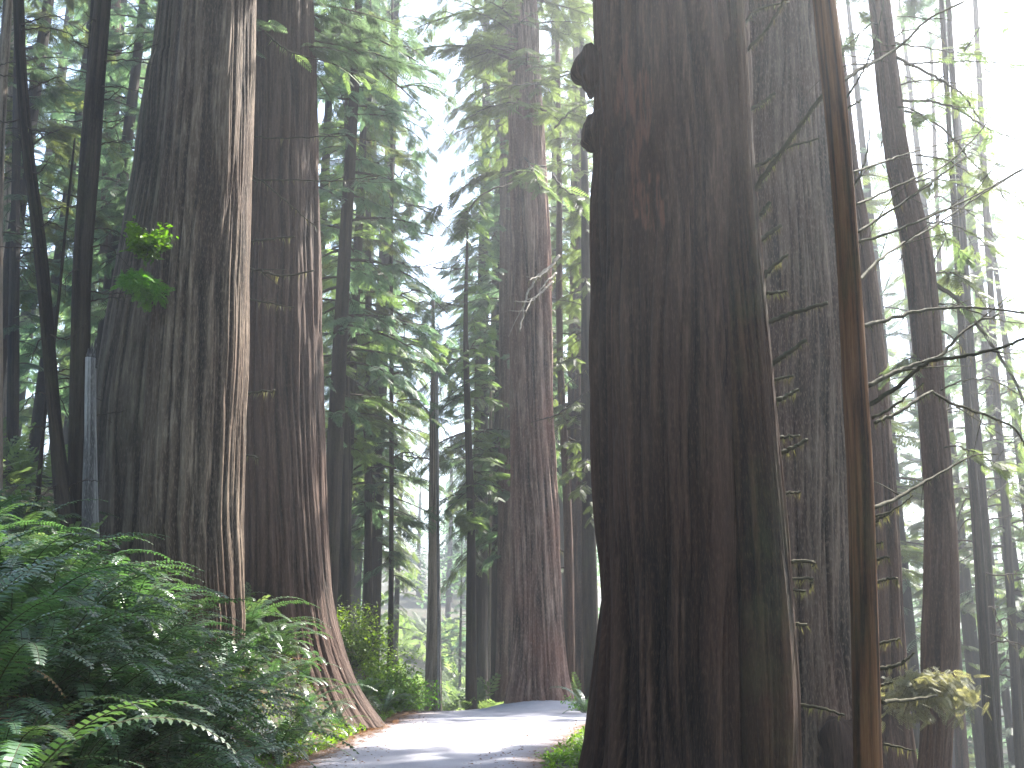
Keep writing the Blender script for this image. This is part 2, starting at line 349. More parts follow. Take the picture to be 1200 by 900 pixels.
# ------------------------------------------------------------------ trunks
def trunk_mesh(name, C, rad, mat_, nseg=96, nring=120, ridge=.05, flute=.05, nplate=None, plate=.17, seed=1, twist=.0, lobes=7, flare=None, redspot=None, squash=1.0, dense_front=True):
    """C: axis points (world, relative to the thing), rad: radius at each; rings are resampled"""
    C = np.asarray(C, float); rad = np.asarray(rad, float)
    A = spline(np.column_stack([C, rad]), nring); ax = A[:, :3]; rr = np.maximum(A[:, 3], .01)
    arc = np.concatenate([[0], np.cumsum(np.linalg.norm(np.diff(ax, axis=0), axis=1))])
    u = np.linspace(0, 1, nseg, endpoint=False)
    if dense_front:  # more columns on the side towards the road
        u = u - .085 * np.sin(2 * np.pi * (u - .75) * 1) * -1 * .0 + u * 0
    th = 2 * np.pi * u
    n = Noise(seed); circ = 2 * np.pi * rr.mean(); p1 = nplate or max(6, int(circ / plate)); p2 = int(p1 * 2.6)
    U, Vv = np.meshgrid(u, arc)
    wob = (n(U * 5, Vv * .22 + 50, 5) - .5) * .045 + (n(U * 11, Vv * .5 + 80, 11) - .5) * .02 + twist * Vv
    a = n((U + wob) * p1, Vv * .16 + 9, p1); b = n((U + wob * 1.2) * p2, Vv * .45 + 21, p2)
    ra = np.abs(2 * a - 1) ** .55; rb = np.abs(2 * b - 1) ** .6
    patch = n(U * 4, Vv * .25 + 130, 4)
    e = ridge * 1.25 * ((ra - .6) * (.5 + 1.0 * patch) + .5 * (rb - .6))
    fl = (n(U * lobes, Vv * .07 + 3, lobes) - .5) * 2 * flute
    if flare is not None: fl = fl * (1 + flare * np.exp(-Vv / 1.6))
    RR_ = rr[:, None] * (1 + fl) + e
    X = RR_ * np.cos(th)[None]; Y = RR_ * np.sin(th)[None] * squash
    V = np.stack([ax[:, None, 0] + X, ax[:, None, 1] + Y, np.broadcast_to(ax[:, None, 2], X.shape) + 0], -1).reshape(-1, 3)
    i = np.arange(nring - 1)[:, None] * nseg; j = np.arange(nseg)[None]; k = (j + 1) % nseg
    Q = np.stack([i + j, i + k, i + nseg + k, i + nseg + j], -1).reshape(-1, 4)
    top = np.arange(nseg) + (nring - 1) * nseg
    V = np.vstack([V, ax[-1]]); T = np.stack([top, np.roll(top, -1), np.full(nseg, len(V) - 1)], -1)
    uv = np.vstack([np.stack([np.minimum(U, 1 - U) * circ + (U > .5) * 3.7, Vv], -1).reshape(-1, 2), [[0, arc[-1]]]])
    ridge_a = np.append((ra * .6 + rb * .4).ravel() ** 1.5, .5)
    red = np.zeros(len(V))
    if redspot:
        for (cx, cz, sx, sz) in redspot:
            w = n(V[:, 0] * 5 + 50, V[:, 2] * 1.6 + 50) + .6 * n(V[:, 0] * 19 + 50, V[:, 2] * 4 + 50) - .8
            q = ((V[:, 0] - cx + w * .5) / sx) ** 2 + ((V[:, 2] - cz) / sz) ** 2
            red = np.maximum(red, np.where(V[:, 1] < C[:, 1].mean() + .3, np.clip(1.5 - 1.5 * q, 0, 1), 0))
    return make_mesh(name, V, Q, T, (mat_,), uv=uv, attr={'ridge': ridge_a, 'red': red})

TREES = {}
def px_axis(rows, Y, base_z=None, extend=0, top_scale=.75):
    """rows of (py, left px, right px), bottom first -> axis points and radii at distance Y; optional growth above the frame"""
    C, r = [], []
    for py, l, rt in rows:
        a, b = at(l, py, Y), at(rt, py, Y); c = (a + b) / 2; r0 = (b - a)[0] / 2
        r.append(r0 * (1 - .5 * (r0 / Y) ** 2)); C.append(c)
    C = np.array(C); r = np.array(r)
    if extend:
        d = C[-1] - C[-2]; d = d / d[2]; C = np.vstack([C, C[-1] + d * extend]); r = np.append(r, r[-1] * top_scale)
    return C, r
def tree(name, label, rows, Y, mat_, crown=None, czs=1.0, extend=14, group=None, cat='tree', crown_at=None, crown_scale=1.0, sink=.5, **kw):
    C, r = px_axis(rows, Y, extend=extend)
    b = C[0].copy(); g = gz(b[0], b[1])
    if b[2] > g - sink:                                   # carry the trunk down into the ground
        d = (C[0] - C[1]); d = d / abs(d[2]) if abs(d[2]) > 1e-6 else np.array((0, 0, -1.)); dz = b[2] - g + sink
        d[:2] *= .3
        C = np.vstack([C[0] + d * dz, C]); r = np.append([r[0] * (1.06 if dz < 2 else 1.12)], r)
    base = np.array((C[0][0], C[0][1], min(g, C[0][2] + sink)))
    t = thing(name, label, cat, base, group)
    link('trunk', trunk_mesh(name + '_trunk', C - base, r, mat_, **kw), t)
    TREES.setdefault(name, []).append(t)
    if crown is not None:
        top = C[-1] - base; s = crown_scale
        z = top[2] - 16 * s * .93 if crown_at is None else crown_at - base[2]
        ax = np.array([np.interp(z, (C - base)[:, 2], (C - base)[:, k]) for k in (0, 1)])
        c = link('crown', crown, t, (ax[0], ax[1], z)); c.scale = (s, s, s * czs); c.rotation_euler = (0, 0, random.uniform(0, 6.28))
    return t, base
def loc_of(t): return np.array(t.location)

GEOM_BIG = dict(nseg=380, nring=300)
# left giant: two fused stems
C1, r1 = px_axis([(735, 178, 288), (700, 172, 287), (640, 166, 286), (600, 165, 286), (440, 176, 291), (250, 190, 294), (0, 212, 300)], 19.3, extend=14)
C2, r2 = px_axis([(650, 100, 262), (600, 105, 260), (440, 118, 262), (250, 150, 266), (100, 172, 270), (0, 188, 270)], 20.6, extend=14)
base = np.array((C1[0][0], C1[0][1] + .4, gz(C1[0][0], C1[0][1])))
tA = thing('redwood_tree', 'huge twin-stemmed redwood on the left bank with a leafy sprout in its cleft', 'tree', base)
C1 = np.vstack([C1[0] + (0, 0, -1.4), C1]); r1 = np.append([r1[0] * 1.05], r1)
C2 = np.vstack([C2[0] + (0, 0, -1.6), C2]); r2 = np.append([r2[0] * 1.05], r2)
o = link('trunk', trunk_mesh('twin_front', C1 - base, r1, B_A, ridge=.075, flute=.05, seed=5, flare=1.2, **GEOM_BIG), tA); o['label'] = 'darker brown front stem'
o = link('trunk', trunk_mesh('twin_rear', C2 - base, r2, B_AG, ridge=.05, flute=.04, seed=6, flare=1.0, **GEOM_BIG), tA); o['label'] = 'smoother grey rear stem'
c = link('crown', HIGH[0], tA, (C1[-1] - base) + np.array((-.6, 0, -9))); c.scale = (1.1, 1.1, 1.0)

tB, bB = tree('redwood_tree', 'tall redwood just right of the twin-stemmed giant, its foot flaring down to the road edge',
     [(850, 262, 442), (820, 264, 424), (790, 264, 410), (755, 264, 398), (700, 266, 386), (600, 268, 378), (400, 270, 374), (250, 274, 371), (70, 280, 368), (0, 284, 366)], 25.5, B_B,
     crown=HIGH[1], crown_at=17.5, ridge=.085, flute=.09, seed=8, flare=1.5, lobes=6, nseg=320, nring=260)
tC, bC = tree('redwood_tree', 'straight redwood standing on a low mound where the road bends',
     [(838, 592, 676), (815, 595, 669), (790, 598, 664), (740, 601, 660), (640, 600, 655), (500, 599, 649), (300, 597, 644), (120, 596, 634), (0, 596, 628)], 36.5, B_C,
     crown=HIGH[0], crown_at=22, ridge=.11, flute=.07, seed=9, flare=1.2, nseg=220, nring=220, twist=.004)
tL, bL = tree('redwood_tree', 'massive dark redwood with two knobs on its left edge and a red scar',
     [(905, 684, 905), (860, 690, 900), (750, 698, 896), (600, 697, 893), (400, 693, 885), (300, 692, 880), (0, 690, 868)], 14.6, B_L,
     crown=HIGH[1], crown_at=19, crown_scale=1.1, ridge=.16, plate=.27, flute=.06, seed=14, flare=.25, lobes=9, nseg=480, nring=400, twist=.004, squash=.9, redspot=[(-.42, 9.6, .2, 1.6), (-.2, 8.2, .12, .8)])
tM, bM = tree('redwood_tree', 'red-brown mossy trunk with dead stubs pressed against the massive dark redwood',
     [(915, 866, 940), (800, 862, 937), (640, 856, 925), (430, 845, 905), (300, 838, 893), (200, 836, 885), (0, 828, 872)], 13.9, B_M,
     crown=HIGH[0], crown_at=17.5, ridge=.06, flute=.08, seed=15, flare=.4, nseg=200, nring=260)
tN, bN = tree('redwood_tree', 'broad grey-barked redwood behind the mossy trunk, its right edge rimmed with light',
     [(930, 858, 1016), (800, 862, 1008), (600, 866, 999), (400, 866, 990), (200, 862, 975), (0, 856, 963)], 20.5, B_N,
     crown=HIGH[1], crown_at=17.5, crown_scale=.68, czs=.6, ridge=.10, flute=.05, seed=16, flare=.8, nseg=360, nring=300)
tO, bO = tree('slender_tree', 'slim orange-brown mossy trunk before the grey redwood with long bare arching branches', 
     [(930, 1001, 1035), (900, 1001, 1034), (600, 995, 1025), (450, 988, 1017), (300, 981, 1007), (150, 969, 995), (0, 953, 979)], 12.2, B_O,
     crown=OPEN[0], crown_at=12, crown_scale=.35, extend=6, ridge=.006, plate=.09, flute=.06, seed=17, nseg=96, nring=320)
tP, bP = tree('redwood_tree', 'rough dark trunk half hidden right behind the slim orange-brown tree',
     [(930, 1022, 1080), (800, 1018, 1064), (560, 1012, 1050), (400, 1004, 1036), (280, 994, 1020), (180, 980, 1002), (0, 958, 978)], 25.0, B_Q,
     crown=HIGH[0], crown_at=27, crown_scale=.5, czs=.6, extend=22, ridge=.08, flute=.06, seed=18, flare=.6, nseg=120, nring=200)
tQ, bQ = tree('redwood_tree', 'reddish leaning trunk standing free against the bright sky on the right',
     [(930, 1072, 1114), (860, 1078, 1116), (750, 1079, 1124), (600, 1083, 1119), (450, 1072, 1106), (300, 1058, 1092), (180, 1036, 1066), (0, 1017, 1042)], 22.5, B_Q,
     crown=HIGH[1], crown_at=20, crown_scale=.6, czs=.6, ridge=.06, flute=.06, seed=19, nseg=120, nring=200)

# knobs on the massive redwood
def blob(name, c, r, parent, m, seed, sq=(1, 1, 1)):
    n = Noise(seed); nu, nv = 60, 36
    U, Vv = np.meshgrid(np.linspace(0, 1, nu, endpoint=False), np.linspace(0, 1, nv))
    d = 1 + np.sin(Vv * np.pi) ** .8 * (.5 * (n(U * 6, Vv * 4, 6) - .5) + .35 * (n(U * 14, Vv * 9, 14) - .5))
    a, b = U * 2 * np.pi, (Vv - .5) * np.pi
    V = np.stack([np.cos(a) * np.cos(b) * sq[0] * d, np.sin(a) * np.cos(b) * sq[1] * d, np.sin(b) * sq[2] * d], -1).reshape(-1, 3) * r
    i = np.arange(nv - 1)[:, None] * nu; j = np.arange(nu)[None]; k = (j + 1) % nu
    Q = np.stack([i + j, i + k, i + nu + k, i + nu + j], -1).reshape(-1, 4)
    return link(name, make_mesh(name, V, Q, mats=(m,), uv=np.stack([U * 2, Vv], -1).reshape(-1, 2), attr={'ridge': np.full(len(V), .3), 'red': np.zeros(len(V))}), parent, c)
blob('burl', at(695, 84, 14.6) - bL, .36, tL, B_L, 3, (.78, 1, 1.2))
blob('burl', at(699, 156, 14.6) - bL, .3, tL, B_L, 4, (.8, 1, 1.15))
# dark lump for the hollow in the twin redwood's cleft, its shade put into the colour
blob('hollow', at(182, 372, 19.0) - loc_of(tA), .16, tA, plain_mat('hollow_shade', (.012, .01, .009), (.03, .025, .02)), 6, (.7, .7, 3.2))
# broken root foot of the grey redwood
blob('burl', at(985, 885, 19.3) - bN, .5, tN, B_L, 9, (.8, .6, 1.3))

# ------------------------------------------------------------------ bare branches with moss
def moss_wisps(bag, P, amount, size, rs, m=1):
    n = max(1, int(amount * 2.5))
    t = rs.random(n); i = t * (len(P) - 1); a = i.astype(int).clip(0, len(P) - 2); f = (i - a)[:, None]
    pos = P[a] * (1 - f) + P[a + 1] * f
    tv = np.array([(0, -.05, 0), (0, .05, 0), (.5, .03, 0), (.5, -.03, 0), (1, .01, 0)]); tt = np.array([(0, 1, 2), (0, 2, 3), (3, 2, 4)])
    D = np.stack([rs.normal(0, .25, n), rs.normal(0, .25, n), -np.ones(n)], 1)
    X, Y, Z = frame(D, np.broadcast_to(np.array((1., 0, 0)), D.shape), rs.random(n) * 6.28)
    V, T = stamp(tv, tt, pos, X, Y, Z, size * (.4 + rs.random(n))); bag.add(V, None, T, m)
def bare_branch(t, pts, Y, w0, w1=.8, dy=0.0, moss=0, twigs=0, mat_=MOSSY, needles=0.0, name='branch', seed=0, mat_n=None):
    """pts: photo points; w0,w1: thickness in photo pixels at base and tip; dy: how much nearer (-) or farther (+) the tip is"""
    rs = np.random.default_rng(seed + int(pts[0][0] * 7 + pts[0][1]))
    base = loc_of(t); k = len(pts)
    P = np.array([at(x, y, Y + dy * i / (k - 1)) for i, (x, y) in enumerate(pts)]) - base
    n = max(8, 6 * k); P = spline(P, n)
    P[1:-1] += rs.normal(0, .006 * Y / 12, (n - 2, 3))
    sc = Y / 1200.0; r = np.linspace(w0, w1, n) * sc * .5
    bag = Bag(); bag.tube(P, r, 7, 0)
    if moss: moss_wisps(bag, P, moss, .09 * Y / 12, rs)
    Ln = np.linalg.norm(P[-1] - P[0])
    for _ in range(twigs):
        a = rs.integers(int(n * .2), n - 1); d = P[min(a + 1, n - 1)] - P[a - 1]; d /= np.linalg.norm(d) + 1e-9
        s = np.cross(d, (0, 0, 1)) * rs.choice((-1, 1)) + rs.normal(0, .5, 3); l = Ln * rs.uniform(.1, .3)
        q = np.linspace(0, 1, 6)[:, None]; P2 = P[a] + (d * .7 + s * .6) * q * l + np.array((0, 0, -1)) * q ** 2 * l * rs.uniform(-.2, .5)
        bag.tube(P2, np.linspace(r[a] * .5, .6 * sc * .5, 6), 4, 0)
        if needles: branch_sprays(bag, P2, .2 / needles, .32 * Y / 14, SPRAY, 1, rs, .1)
    if needles: branch_sprays(bag, P, .25 / needles, .35 * Y / 14, SPRAY, 1, rs, .3)
    return link(name, bag.mesh('branch', (mat_, mat_n or (NEEDLE_L if needles else LICHEN))), t)

OB = [([(985, 97), (1010, 80), (1030, 70), (1060, 50), (1087, 23), (1133, 0)], 6, 3, 4, 12, 3),
      ([(990, 117), (1008, 90), (1020, 63), (1030, 30), (1038, -10)], 3, 1.2, 1, 4, 0),
      ([(988, 130), (1010, 117)], 3, 1.5, 0, 4, 0),
      ([(998, 226), (1010, 200), (1018, 165), (1019, 125)], 3.2, 1.2, 1, 6, 1),
      ([(997, 202), (1030, 192), (1060, 181), (1100, 170), (1150, 157)], 3.2, 1.2, 3, 10, 2),
      ([(1002, 240), (1030, 228), (1075, 208), (1110, 192), (1145, 158), (1170, 125), (1200, 95)], 3.4, 1.5, 4, 14, 2),
      ([(1003, 273), (1030, 256), (1075, 226), (1110, 200), (1135, 180)], 4, 1.5, 2, 12, 2),
      ([(1003, 285), (1050, 270), (1110, 245), (1160, 220), (1210, 190)], 4, 2, 3, 16, 3),
      ([(1006, 330), (1030, 305), (1060, 285), (1100, 262), (1150, 228), (1210, 192)], 4.5, 2, 4, 14, 3),
      ([(1010, 382), (1035, 376), (1075, 365), (1110, 361), (1150, 361), (1210, 367)], 5.5, 3, 2, 16, 1),
      ([(1015, 453), (1045, 438), (1075, 426), (1100, 418), (1125, 392), (1150, 375), (1168, 370), (1172, 354)], 6.5, 2, 2, 20, 2),
      ([(1015, 476), (1048, 456), (1072, 436), (1090, 423), (1130, 417), (1170, 408), (1210, 392)], 6, 3, -1, 26, 1),
      ([(1022, 490), (1048, 476), (1068, 460), (1083, 449)], 4, 1.5, 0, 10, 0),
      ([(1025, 496), (1055, 482), (1078, 467), (1092, 460), (1115, 472), (1140, 481), (1170, 492), (1192, 505), (1204, 530)], 4.5, 2.5, 2, 60, 2),
      ([(1022, 596), (1050, 584), (1080, 567), (1110, 550), (1142, 534), (1170, 532)], 5.5, 1.5, 2, 16, 1),
      ([(1024, 606), (1050, 596), (1070, 580)], 3, 1.2, 0, 14, 0),
      ([(1022, 613), (1042, 602)], 4, 2, 0, 14, 0), ([(1024, 638), (1036, 635)], 3, 1.5, 0, 10, 0),
      ([(1025, 656), (1042, 652)], 4, 2, 0, 14, 0), ([(1025, 682), (1040, 679), (1051, 678), (1050, 683)], 3.5, 2, 0, 22, 0),
      ([(1030, 755), (1055, 748)], 3.5, 2, 0, 10, 0), ([(1030, 784), (1050, 780), (1062, 773), (1072, 765)], 5, 2, 0, 10, 0),
      ([(1033, 803), (1046, 799)], 4, 2, 0, 10, 0), ([(1033, 822), (1060, 821), (1098, 815)], 5, 3, 1, 14, 0),
      ([(1035, 872), (1055, 876), (1072, 880)], 3, 1.5, 0, 8, 0)]
for i, (p, a, b, dy, ms, tw) in enumerate(OB): bare_branch(tO, p, 12.2, a, b, dy, ms * 1.5, tw * 2 + (1 if len(p) > 4 else 0), seed=i)
MB_ = [([(880, 230), (900, 200), (920, 172), (950, 130), (983, 88)], 6.5, 4, -1, 26, 0), ([(868, 66), (885, 50), (905, 25), (922, -5)], 4.5, 3, -.6, 10, 0),
       ([(866, 62), (872, 30), (890, 10), (925, 2)], 4, 2, .6, 8, 1), ([(872, 132), (890, 122), (908, 109)], 5, 3, 0, 6, 0),
       ([(880, 197), (900, 188), (925, 172), (960, 162)], 4, 2, -.4, 12, 0), ([(883, 262), (893, 250), (902, 237)], 6, 4, 0, 12, 0),
       ([(886, 284), (900, 275), (915, 264)], 6, 4, 0, 16, 0), ([(890, 328), (905, 313), (923, 298)], 6, 3, 0, 16, 0),
       ([(890, 345), (908, 343), (922, 341)], 4, 3, 0, 12, 0), ([(895, 380), (920, 370), (945, 362), (970, 355)], 5, 4, -.4, 8, 0),
       ([(900, 430), (920, 416), (945, 398)], 6, 4, -.2, 6, 0), ([(903, 447), (930, 440)], 4, 2, 0, 6, 0), ([(905, 471), (920, 465), (936, 456)], 6, 3, 0, 10, 0),
       ([(910, 513), (937, 510)], 4, 2, 0, 4, 0), ([(915, 531), (930, 524), (946, 515)], 5, 3, 0, 4, 0), ([(918, 578), (938, 577)], 3, 2, 0, 4, 0),
       ([(925, 658), (952, 658), (953, 664)], 4, 2, 0, 8, 0), ([(926, 679), (950, 678), (950, 688)], 3, 2, 0, 12, 0), ([(926, 692), (944, 692)], 3, 2, 0, 10, 0),
       ([(925, 732), (945, 732)], 4, 3, 0, 4, 0), ([(935, 826), (960, 829), (990, 838)], 3.5, 2, -.3, 6, 0)]
for i, (p, a, b, dy, ms, tw) in enumerate(MB_): bare_branch(tM, p, 13.9, a * 1.25, b * 1.2, dy, ms * 2, tw, seed=50 + i)
QB = [([(1050, 67), (1080, 82), (1110, 98), (1130, 113), (1148, 140)], 4.5, 2, 2), ([(1058, 118), (1090, 119), (1125, 130), (1160, 152), (1205, 167)], 4, 1.5, 3),
      ([(1060, 130), (1085, 138), (1110, 155), (1130, 180), (1160, 210), (1180, 235)], 3.5, 1.5, 4), ([(1046, 50), (1080, 55), (1120, 62), (1150, 64)], 3, 1, 3),
      ([(1060, 76), (1100, 73), (1150, 72), (1205, 79)], 3, 1, 4), ([(1078, 182), (1110, 188), (1140, 205), (1175, 215)], 2.5, 1, 3),
      ([(1080, 260), (1110, 262), (1140, 275), (1175, 300)], 2.5, 1.5, 3), ([(1092, 330), (1125, 355), (1160, 400), (1185, 440), (1205, 480)], 6, 3, 1),
      ([(1130, 60), (1160, 20), (1205, 12)], 2, 1, 0), ([(1092, 310), (1110, 280), (1130, 300)], 2, 1, 2)]
for i, (p, a, b, tw) in enumerate(QB): bare_branch(tQ, p, 22.3, a, b, .8, 12, tw + 1, seed=90 + i, needles=.22)
for i, (p, a, b, nn) in enumerate([([(282, 211), (330, 211), (390, 212), (445, 206)], 2.6, 1.2, 0), ([(284, 283), (310, 281), (345, 277)], 4, 2, .0), ([(284, 313), (308, 318), (330, 323), (368, 317)], 4, 2, 0),
      ([(284, 349), (310, 354), (345, 360)], 3, 1.2, 0), ([(284, 463), (300, 460), (322, 457)], 4, 2.4, 0), ([(280, 530), (303, 537)], 4, 2, 0), ([(284, 158), (330, 162), (400, 160), (440, 165)], 2, 1, 0),
      ([(286, 200), (310, 215), (345, 245), (372, 268)], 2.5, 1, 0), ([(310, 38), (340, 60), (390, 75), (440, 100)], 3, 1, .4)]):
    bare_branch(tB, p, 24.1, a, b, -.6, 10, 2, seed=120 + i, needles=nn)
for i, (p, a, b, dy) in enumerate([([(655, 300), (645, 312), (630, 325), (618, 345), (612, 372), (610, 388)], 4, 1.5, -2), ([(650, 308), (635, 322), (620, 328)], 3, 1.5, -2),
      ([(648, 330), (632, 345), (622, 352), (616, 366)], 3, 1.5, -2), ([(652, 320), (640, 330), (625, 352), (603, 353)], 2.5, 1, -2),
      ([(690, 456), (668, 475), (650, 487), (622, 495)], 2.6, 1, -1), ([(690, 430), (670, 445), (655, 460)], 2, 1, -1)]):
    bare_branch(tC, p, 35.5, a, b, dy, 10, 2, mat_=plain_mat('sunlit_branch', (.2, .17, .14), (.42, .37, .32)) if i < 4 else TWIG, seed=140 + i)  # the first dead branches carry their sunlight as a pale colour
# small leafy limbs of the middle redwood low on its stem
for i, (p) in enumerate([[(640, 130), (610, 120), (575, 125), (545, 140)], [(640, 195), (600, 200), (565, 205), (540, 222)], [(650, 150), (670, 130), (695, 118)],
      [(648, 205), (665, 225), (690, 232)], [(600, 60), (560, 52), (520, 60)], [(615, 185), (625, 200), (632, 222)], [(600, 215), (570, 225), (548, 245), (535, 262)], [(650, 100), (625, 98), (590, 100), (560, 90)]]):
    bare_branch(tC, p, 34.5, 3, 1, -2.5, 0, 5, mat_=TWIG, needles=1.1, seed=160 + i, mat_n=NEEDLE_L if i == 5 else NEEDLE)

rq = random.Random(44)
for i in range(16):      # further fine dead limbs that arch out from the free leaning trunk
    py = 30 + i * 33 + rq.uniform(-8, 8); x0 = np.interp(py, [0, 180, 300, 450, 600], [1030, 1051, 1075, 1089, 1101]); ln = rq.uniform(60, 150); u = rq.uniform(-25, 20); sd = 1 if i % 4 else -.45
    bare_branch(tQ, [(x0, py), (x0 + sd * ln * .3, py + u * .5 - 6), (x0 + sd * ln * .65, py + u + 4), (x0 + sd * ln, py + u + rq.uniform(10, 50))], 22.4, 2.6, .9, rq.uniform(-1.5, 1.5), 8, 5, seed=400 + i, needles=.16 if i % 3 == 0 else 0)
# ------------------------------------------------------------------ slender trees near and far, each with its own label
def slim(label, rows, Y, mat_=B_S, crown=None, z0=None, s=1.0, stubs=0, name='slender_tree', group=None, seed=0, extend=12, nseg=28, sxy=None, **kw):
    t, b = tree(name, label, rows, Y, mat_, extend=extend, ridge=kw.pop('ridge', .03), flute=.05, seed=seed + 30, nseg=nseg, nring=kw.pop('nring', 60), group=group, **kw)
    if crown is not None:
        c = link('crown', crown, t, (0, 0, z0 or 0)); c.rotation_euler = (0, 0, seed * 1.7)
        c.scale = (sxy or s, sxy or s, s)
        lean = at(rows[-1][1], rows[-1][0], Y) - at(rows[0][1], rows[0][0], Y); lean = lean / lean[2]
        c.rotation_euler = (-lean[1] * .9, lean[0] * .9, 0) if abs(lean[0]) > .03 else (0, 0, seed * 1.7)
    rs = random.Random(seed)
    for k in range(stubs):
        py = rs.uniform(rows[0][0] * .9, 20); ys = [r[0] for r in rows][::-1]; l = np.interp(py, ys, [r[1] for r in rows][::-1]); q = np.interp(py, ys, [r[2] for r in rows][::-1])
        sd = rs.choice((-1, 1)); x0 = (l + q) / 2; ln = rs.uniform(18, 75)
        bare_branch(t, [(x0, py), (x0 + sd * ln * .5, py + rs.uniform(-12, 8)), (x0 + sd * ln, py + rs.uniform(-22, 26))], Y, 2.2, .9, rs.uniform(-1, 1), 3, 2, mat_=TWIG, seed=seed * 20 + k)
    return t
slim('slim dark trunk leaning out to the left beside the forked pair', [(640, 70, 96), (600, 66, 88), (470, 55, 70), (300, 40, 55), (170, 25, 38), (60, 18, 29), (0, 16, 27)], 18.5, B_S, stubs=18, seed=1, nseg=36)
slim('straight dark trunk immediately left of the twin-stemmed giant', [(645, 78, 106), (560, 80, 104), (400, 83, 106), (300, 86, 108), (150, 97, 120), (0, 112, 130)], 18.8, B_S, stubs=24, seed=2, nseg=36)
slim('thinner dark stem close against the left side of the straight dark trunk', [(640, 84, 96), (400, 86, 98), (200, 96, 106), (60, 103, 111), (0, 107, 114)], 20.0, B_S, stubs=4, seed=3)
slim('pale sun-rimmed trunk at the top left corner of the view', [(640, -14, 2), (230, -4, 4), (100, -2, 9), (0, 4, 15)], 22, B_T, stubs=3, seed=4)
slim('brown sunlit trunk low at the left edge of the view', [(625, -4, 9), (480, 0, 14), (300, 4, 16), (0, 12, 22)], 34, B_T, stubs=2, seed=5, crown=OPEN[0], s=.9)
slim('dark straight trunk beyond the ferns near the left edge', [(625, 6, 21), (450, 9, 22), (200, 14, 24), (0, 18, 28)], 31, B_S, stubs=3, seed=6, crown=OPEN[1], s=.9)
slim('thin dark sapling stem slanting up left of the forked dark trunks', [(640, 38, 44), (560, 44, 49), (480, 52, 56), (380, 64, 67), (300, 72, 75)], 22, B_S, extend=3, seed=7)
slim('hazy grey trunk showing between the dark trunks and the twin-stemmed giant', [(640, 108, 134), (450, 114, 136), (280, 118, 138), (0, 128, 142)], 42, B_Q, seed=8, crown=LUSH[0])
# pale broken snag
Cs, rs_ = px_axis([(650, 95, 116), (600, 96, 115), (500, 98, 113), (420, 100, 113)], 18.5)
bs = np.array((Cs[0][0], Cs[0][1], gz(Cs[0][0], Cs[0][1])))
tW = thing('snag', 'pale grey broken snag with a splintered top beside the left giant', 'dead tree', bs)
Cs = np.vstack([Cs[0] + (0, 0, -1.2), Cs]); rs_ = np.append([rs_[0] * 1.1], rs_)
link('trunk', trunk_mesh('snag_trunk', Cs - bs, rs_, B_W, ridge=.02, flute=.08, seed=61, nseg=48, nring=60), tW)
for k, (dx_, h_) in enumerate([(-4, 12), (0, 18), (4, 26), (2, 10)]):
    p = [at(107 + dx_, 432, 18.5) - bs, at(107 + dx_ + .5, 420 - h_ * .4, 18.5) - bs, at(108 + dx_ * 1.1, 420 - h_, 18.5) - bs]
    V, Q, T = tube(np.array(p), [.05, .035, .006], 6); link('splinter', make_mesh('splinter', V, Q, T, (B_W,), uv=V[:, [0, 2]]), tW)

slim('hazy grey trunk touching the left side of the straight mound redwood', [(836, 580, 604), (700, 582, 603), (500, 584, 603), (200, 586, 602), (0, 588, 601)], 44, B_N, seed=9, crown=OPEN[1], s=1.1, nseg=60, ridge=.05)
slim('dark trunk rising from the road crest with a leafy tuft part way up', [(838, 545, 560), (700, 546, 558), (600, 547, 556), (400, 543, 549), (290, 546, 549)], 42, B_S, seed=10, crown=OPEN[0], z0=3, s=.62, sxy=.8, extend=2, nseg=40)
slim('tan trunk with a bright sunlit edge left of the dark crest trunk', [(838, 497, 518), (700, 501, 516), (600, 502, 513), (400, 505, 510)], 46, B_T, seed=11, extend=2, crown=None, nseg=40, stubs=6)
slim('white stem put in for the sunlit right edge of the tan trunk', [(836, 512, 517), (690, 512, 516), (500, 510, 514)], 43, B_W, seed=12, extend=4)  # pale strip standing in for the sunlight on the tan trunk's edge
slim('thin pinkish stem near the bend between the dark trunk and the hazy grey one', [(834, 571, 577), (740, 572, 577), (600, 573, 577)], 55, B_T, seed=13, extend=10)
slim('slim red-brown trunk just behind the right side of the mound redwood', [(805, 664, 674), (600, 660, 670), (400, 652, 660), (200, 652, 658), (0, 650, 655)], 41, B_Q, seed=14, nseg=40, stubs=6)
slim('broad reddish trunk seen between the mound redwood and the massive dark one', [(812, 661, 698), (650, 661, 696), (500, 664, 690), (300, 668, 686), (0, 672, 684)], 47, B_Q, seed=15, crown=LUSH[1], z0=4, nseg=70, ridge=.06)
slim('dark trunk above the bright shrubs, leftmost of the three beyond the bank', [(722, 399, 411), (560, 400, 411), (300, 402, 410), (0, 404, 411)], 37, B_S, seed=16, crown=LUSH[1], z0=0, nseg=40)
slim('hazy middle trunk of the three above the bright shrubs', [(722, 426, 437), (600, 427, 436), (300, 428, 435), (0, 430, 435)], 44, B_S, seed=17, crown=LUSH[0], z0=0)
slim('thinnest of the three trunks above the bright shrubs, with low dead limbs', [(725, 455, 461), (600, 456, 461), (300, 457, 461), (0, 458, 461)], 41, B_S, seed=18, crown=OPEN[1], z0=-1, stubs=6)
slim('dark left stem of the thin pair in the hazy hollow on the right', [(930, 1158, 1175), (750, 1147, 1160), (600, 1138, 1149), (430, 1126, 1135), (200, 1112, 1119), (0, 1100, 1106)], 30, B_S, seed=19, stubs=16, crown=None, extend=16)
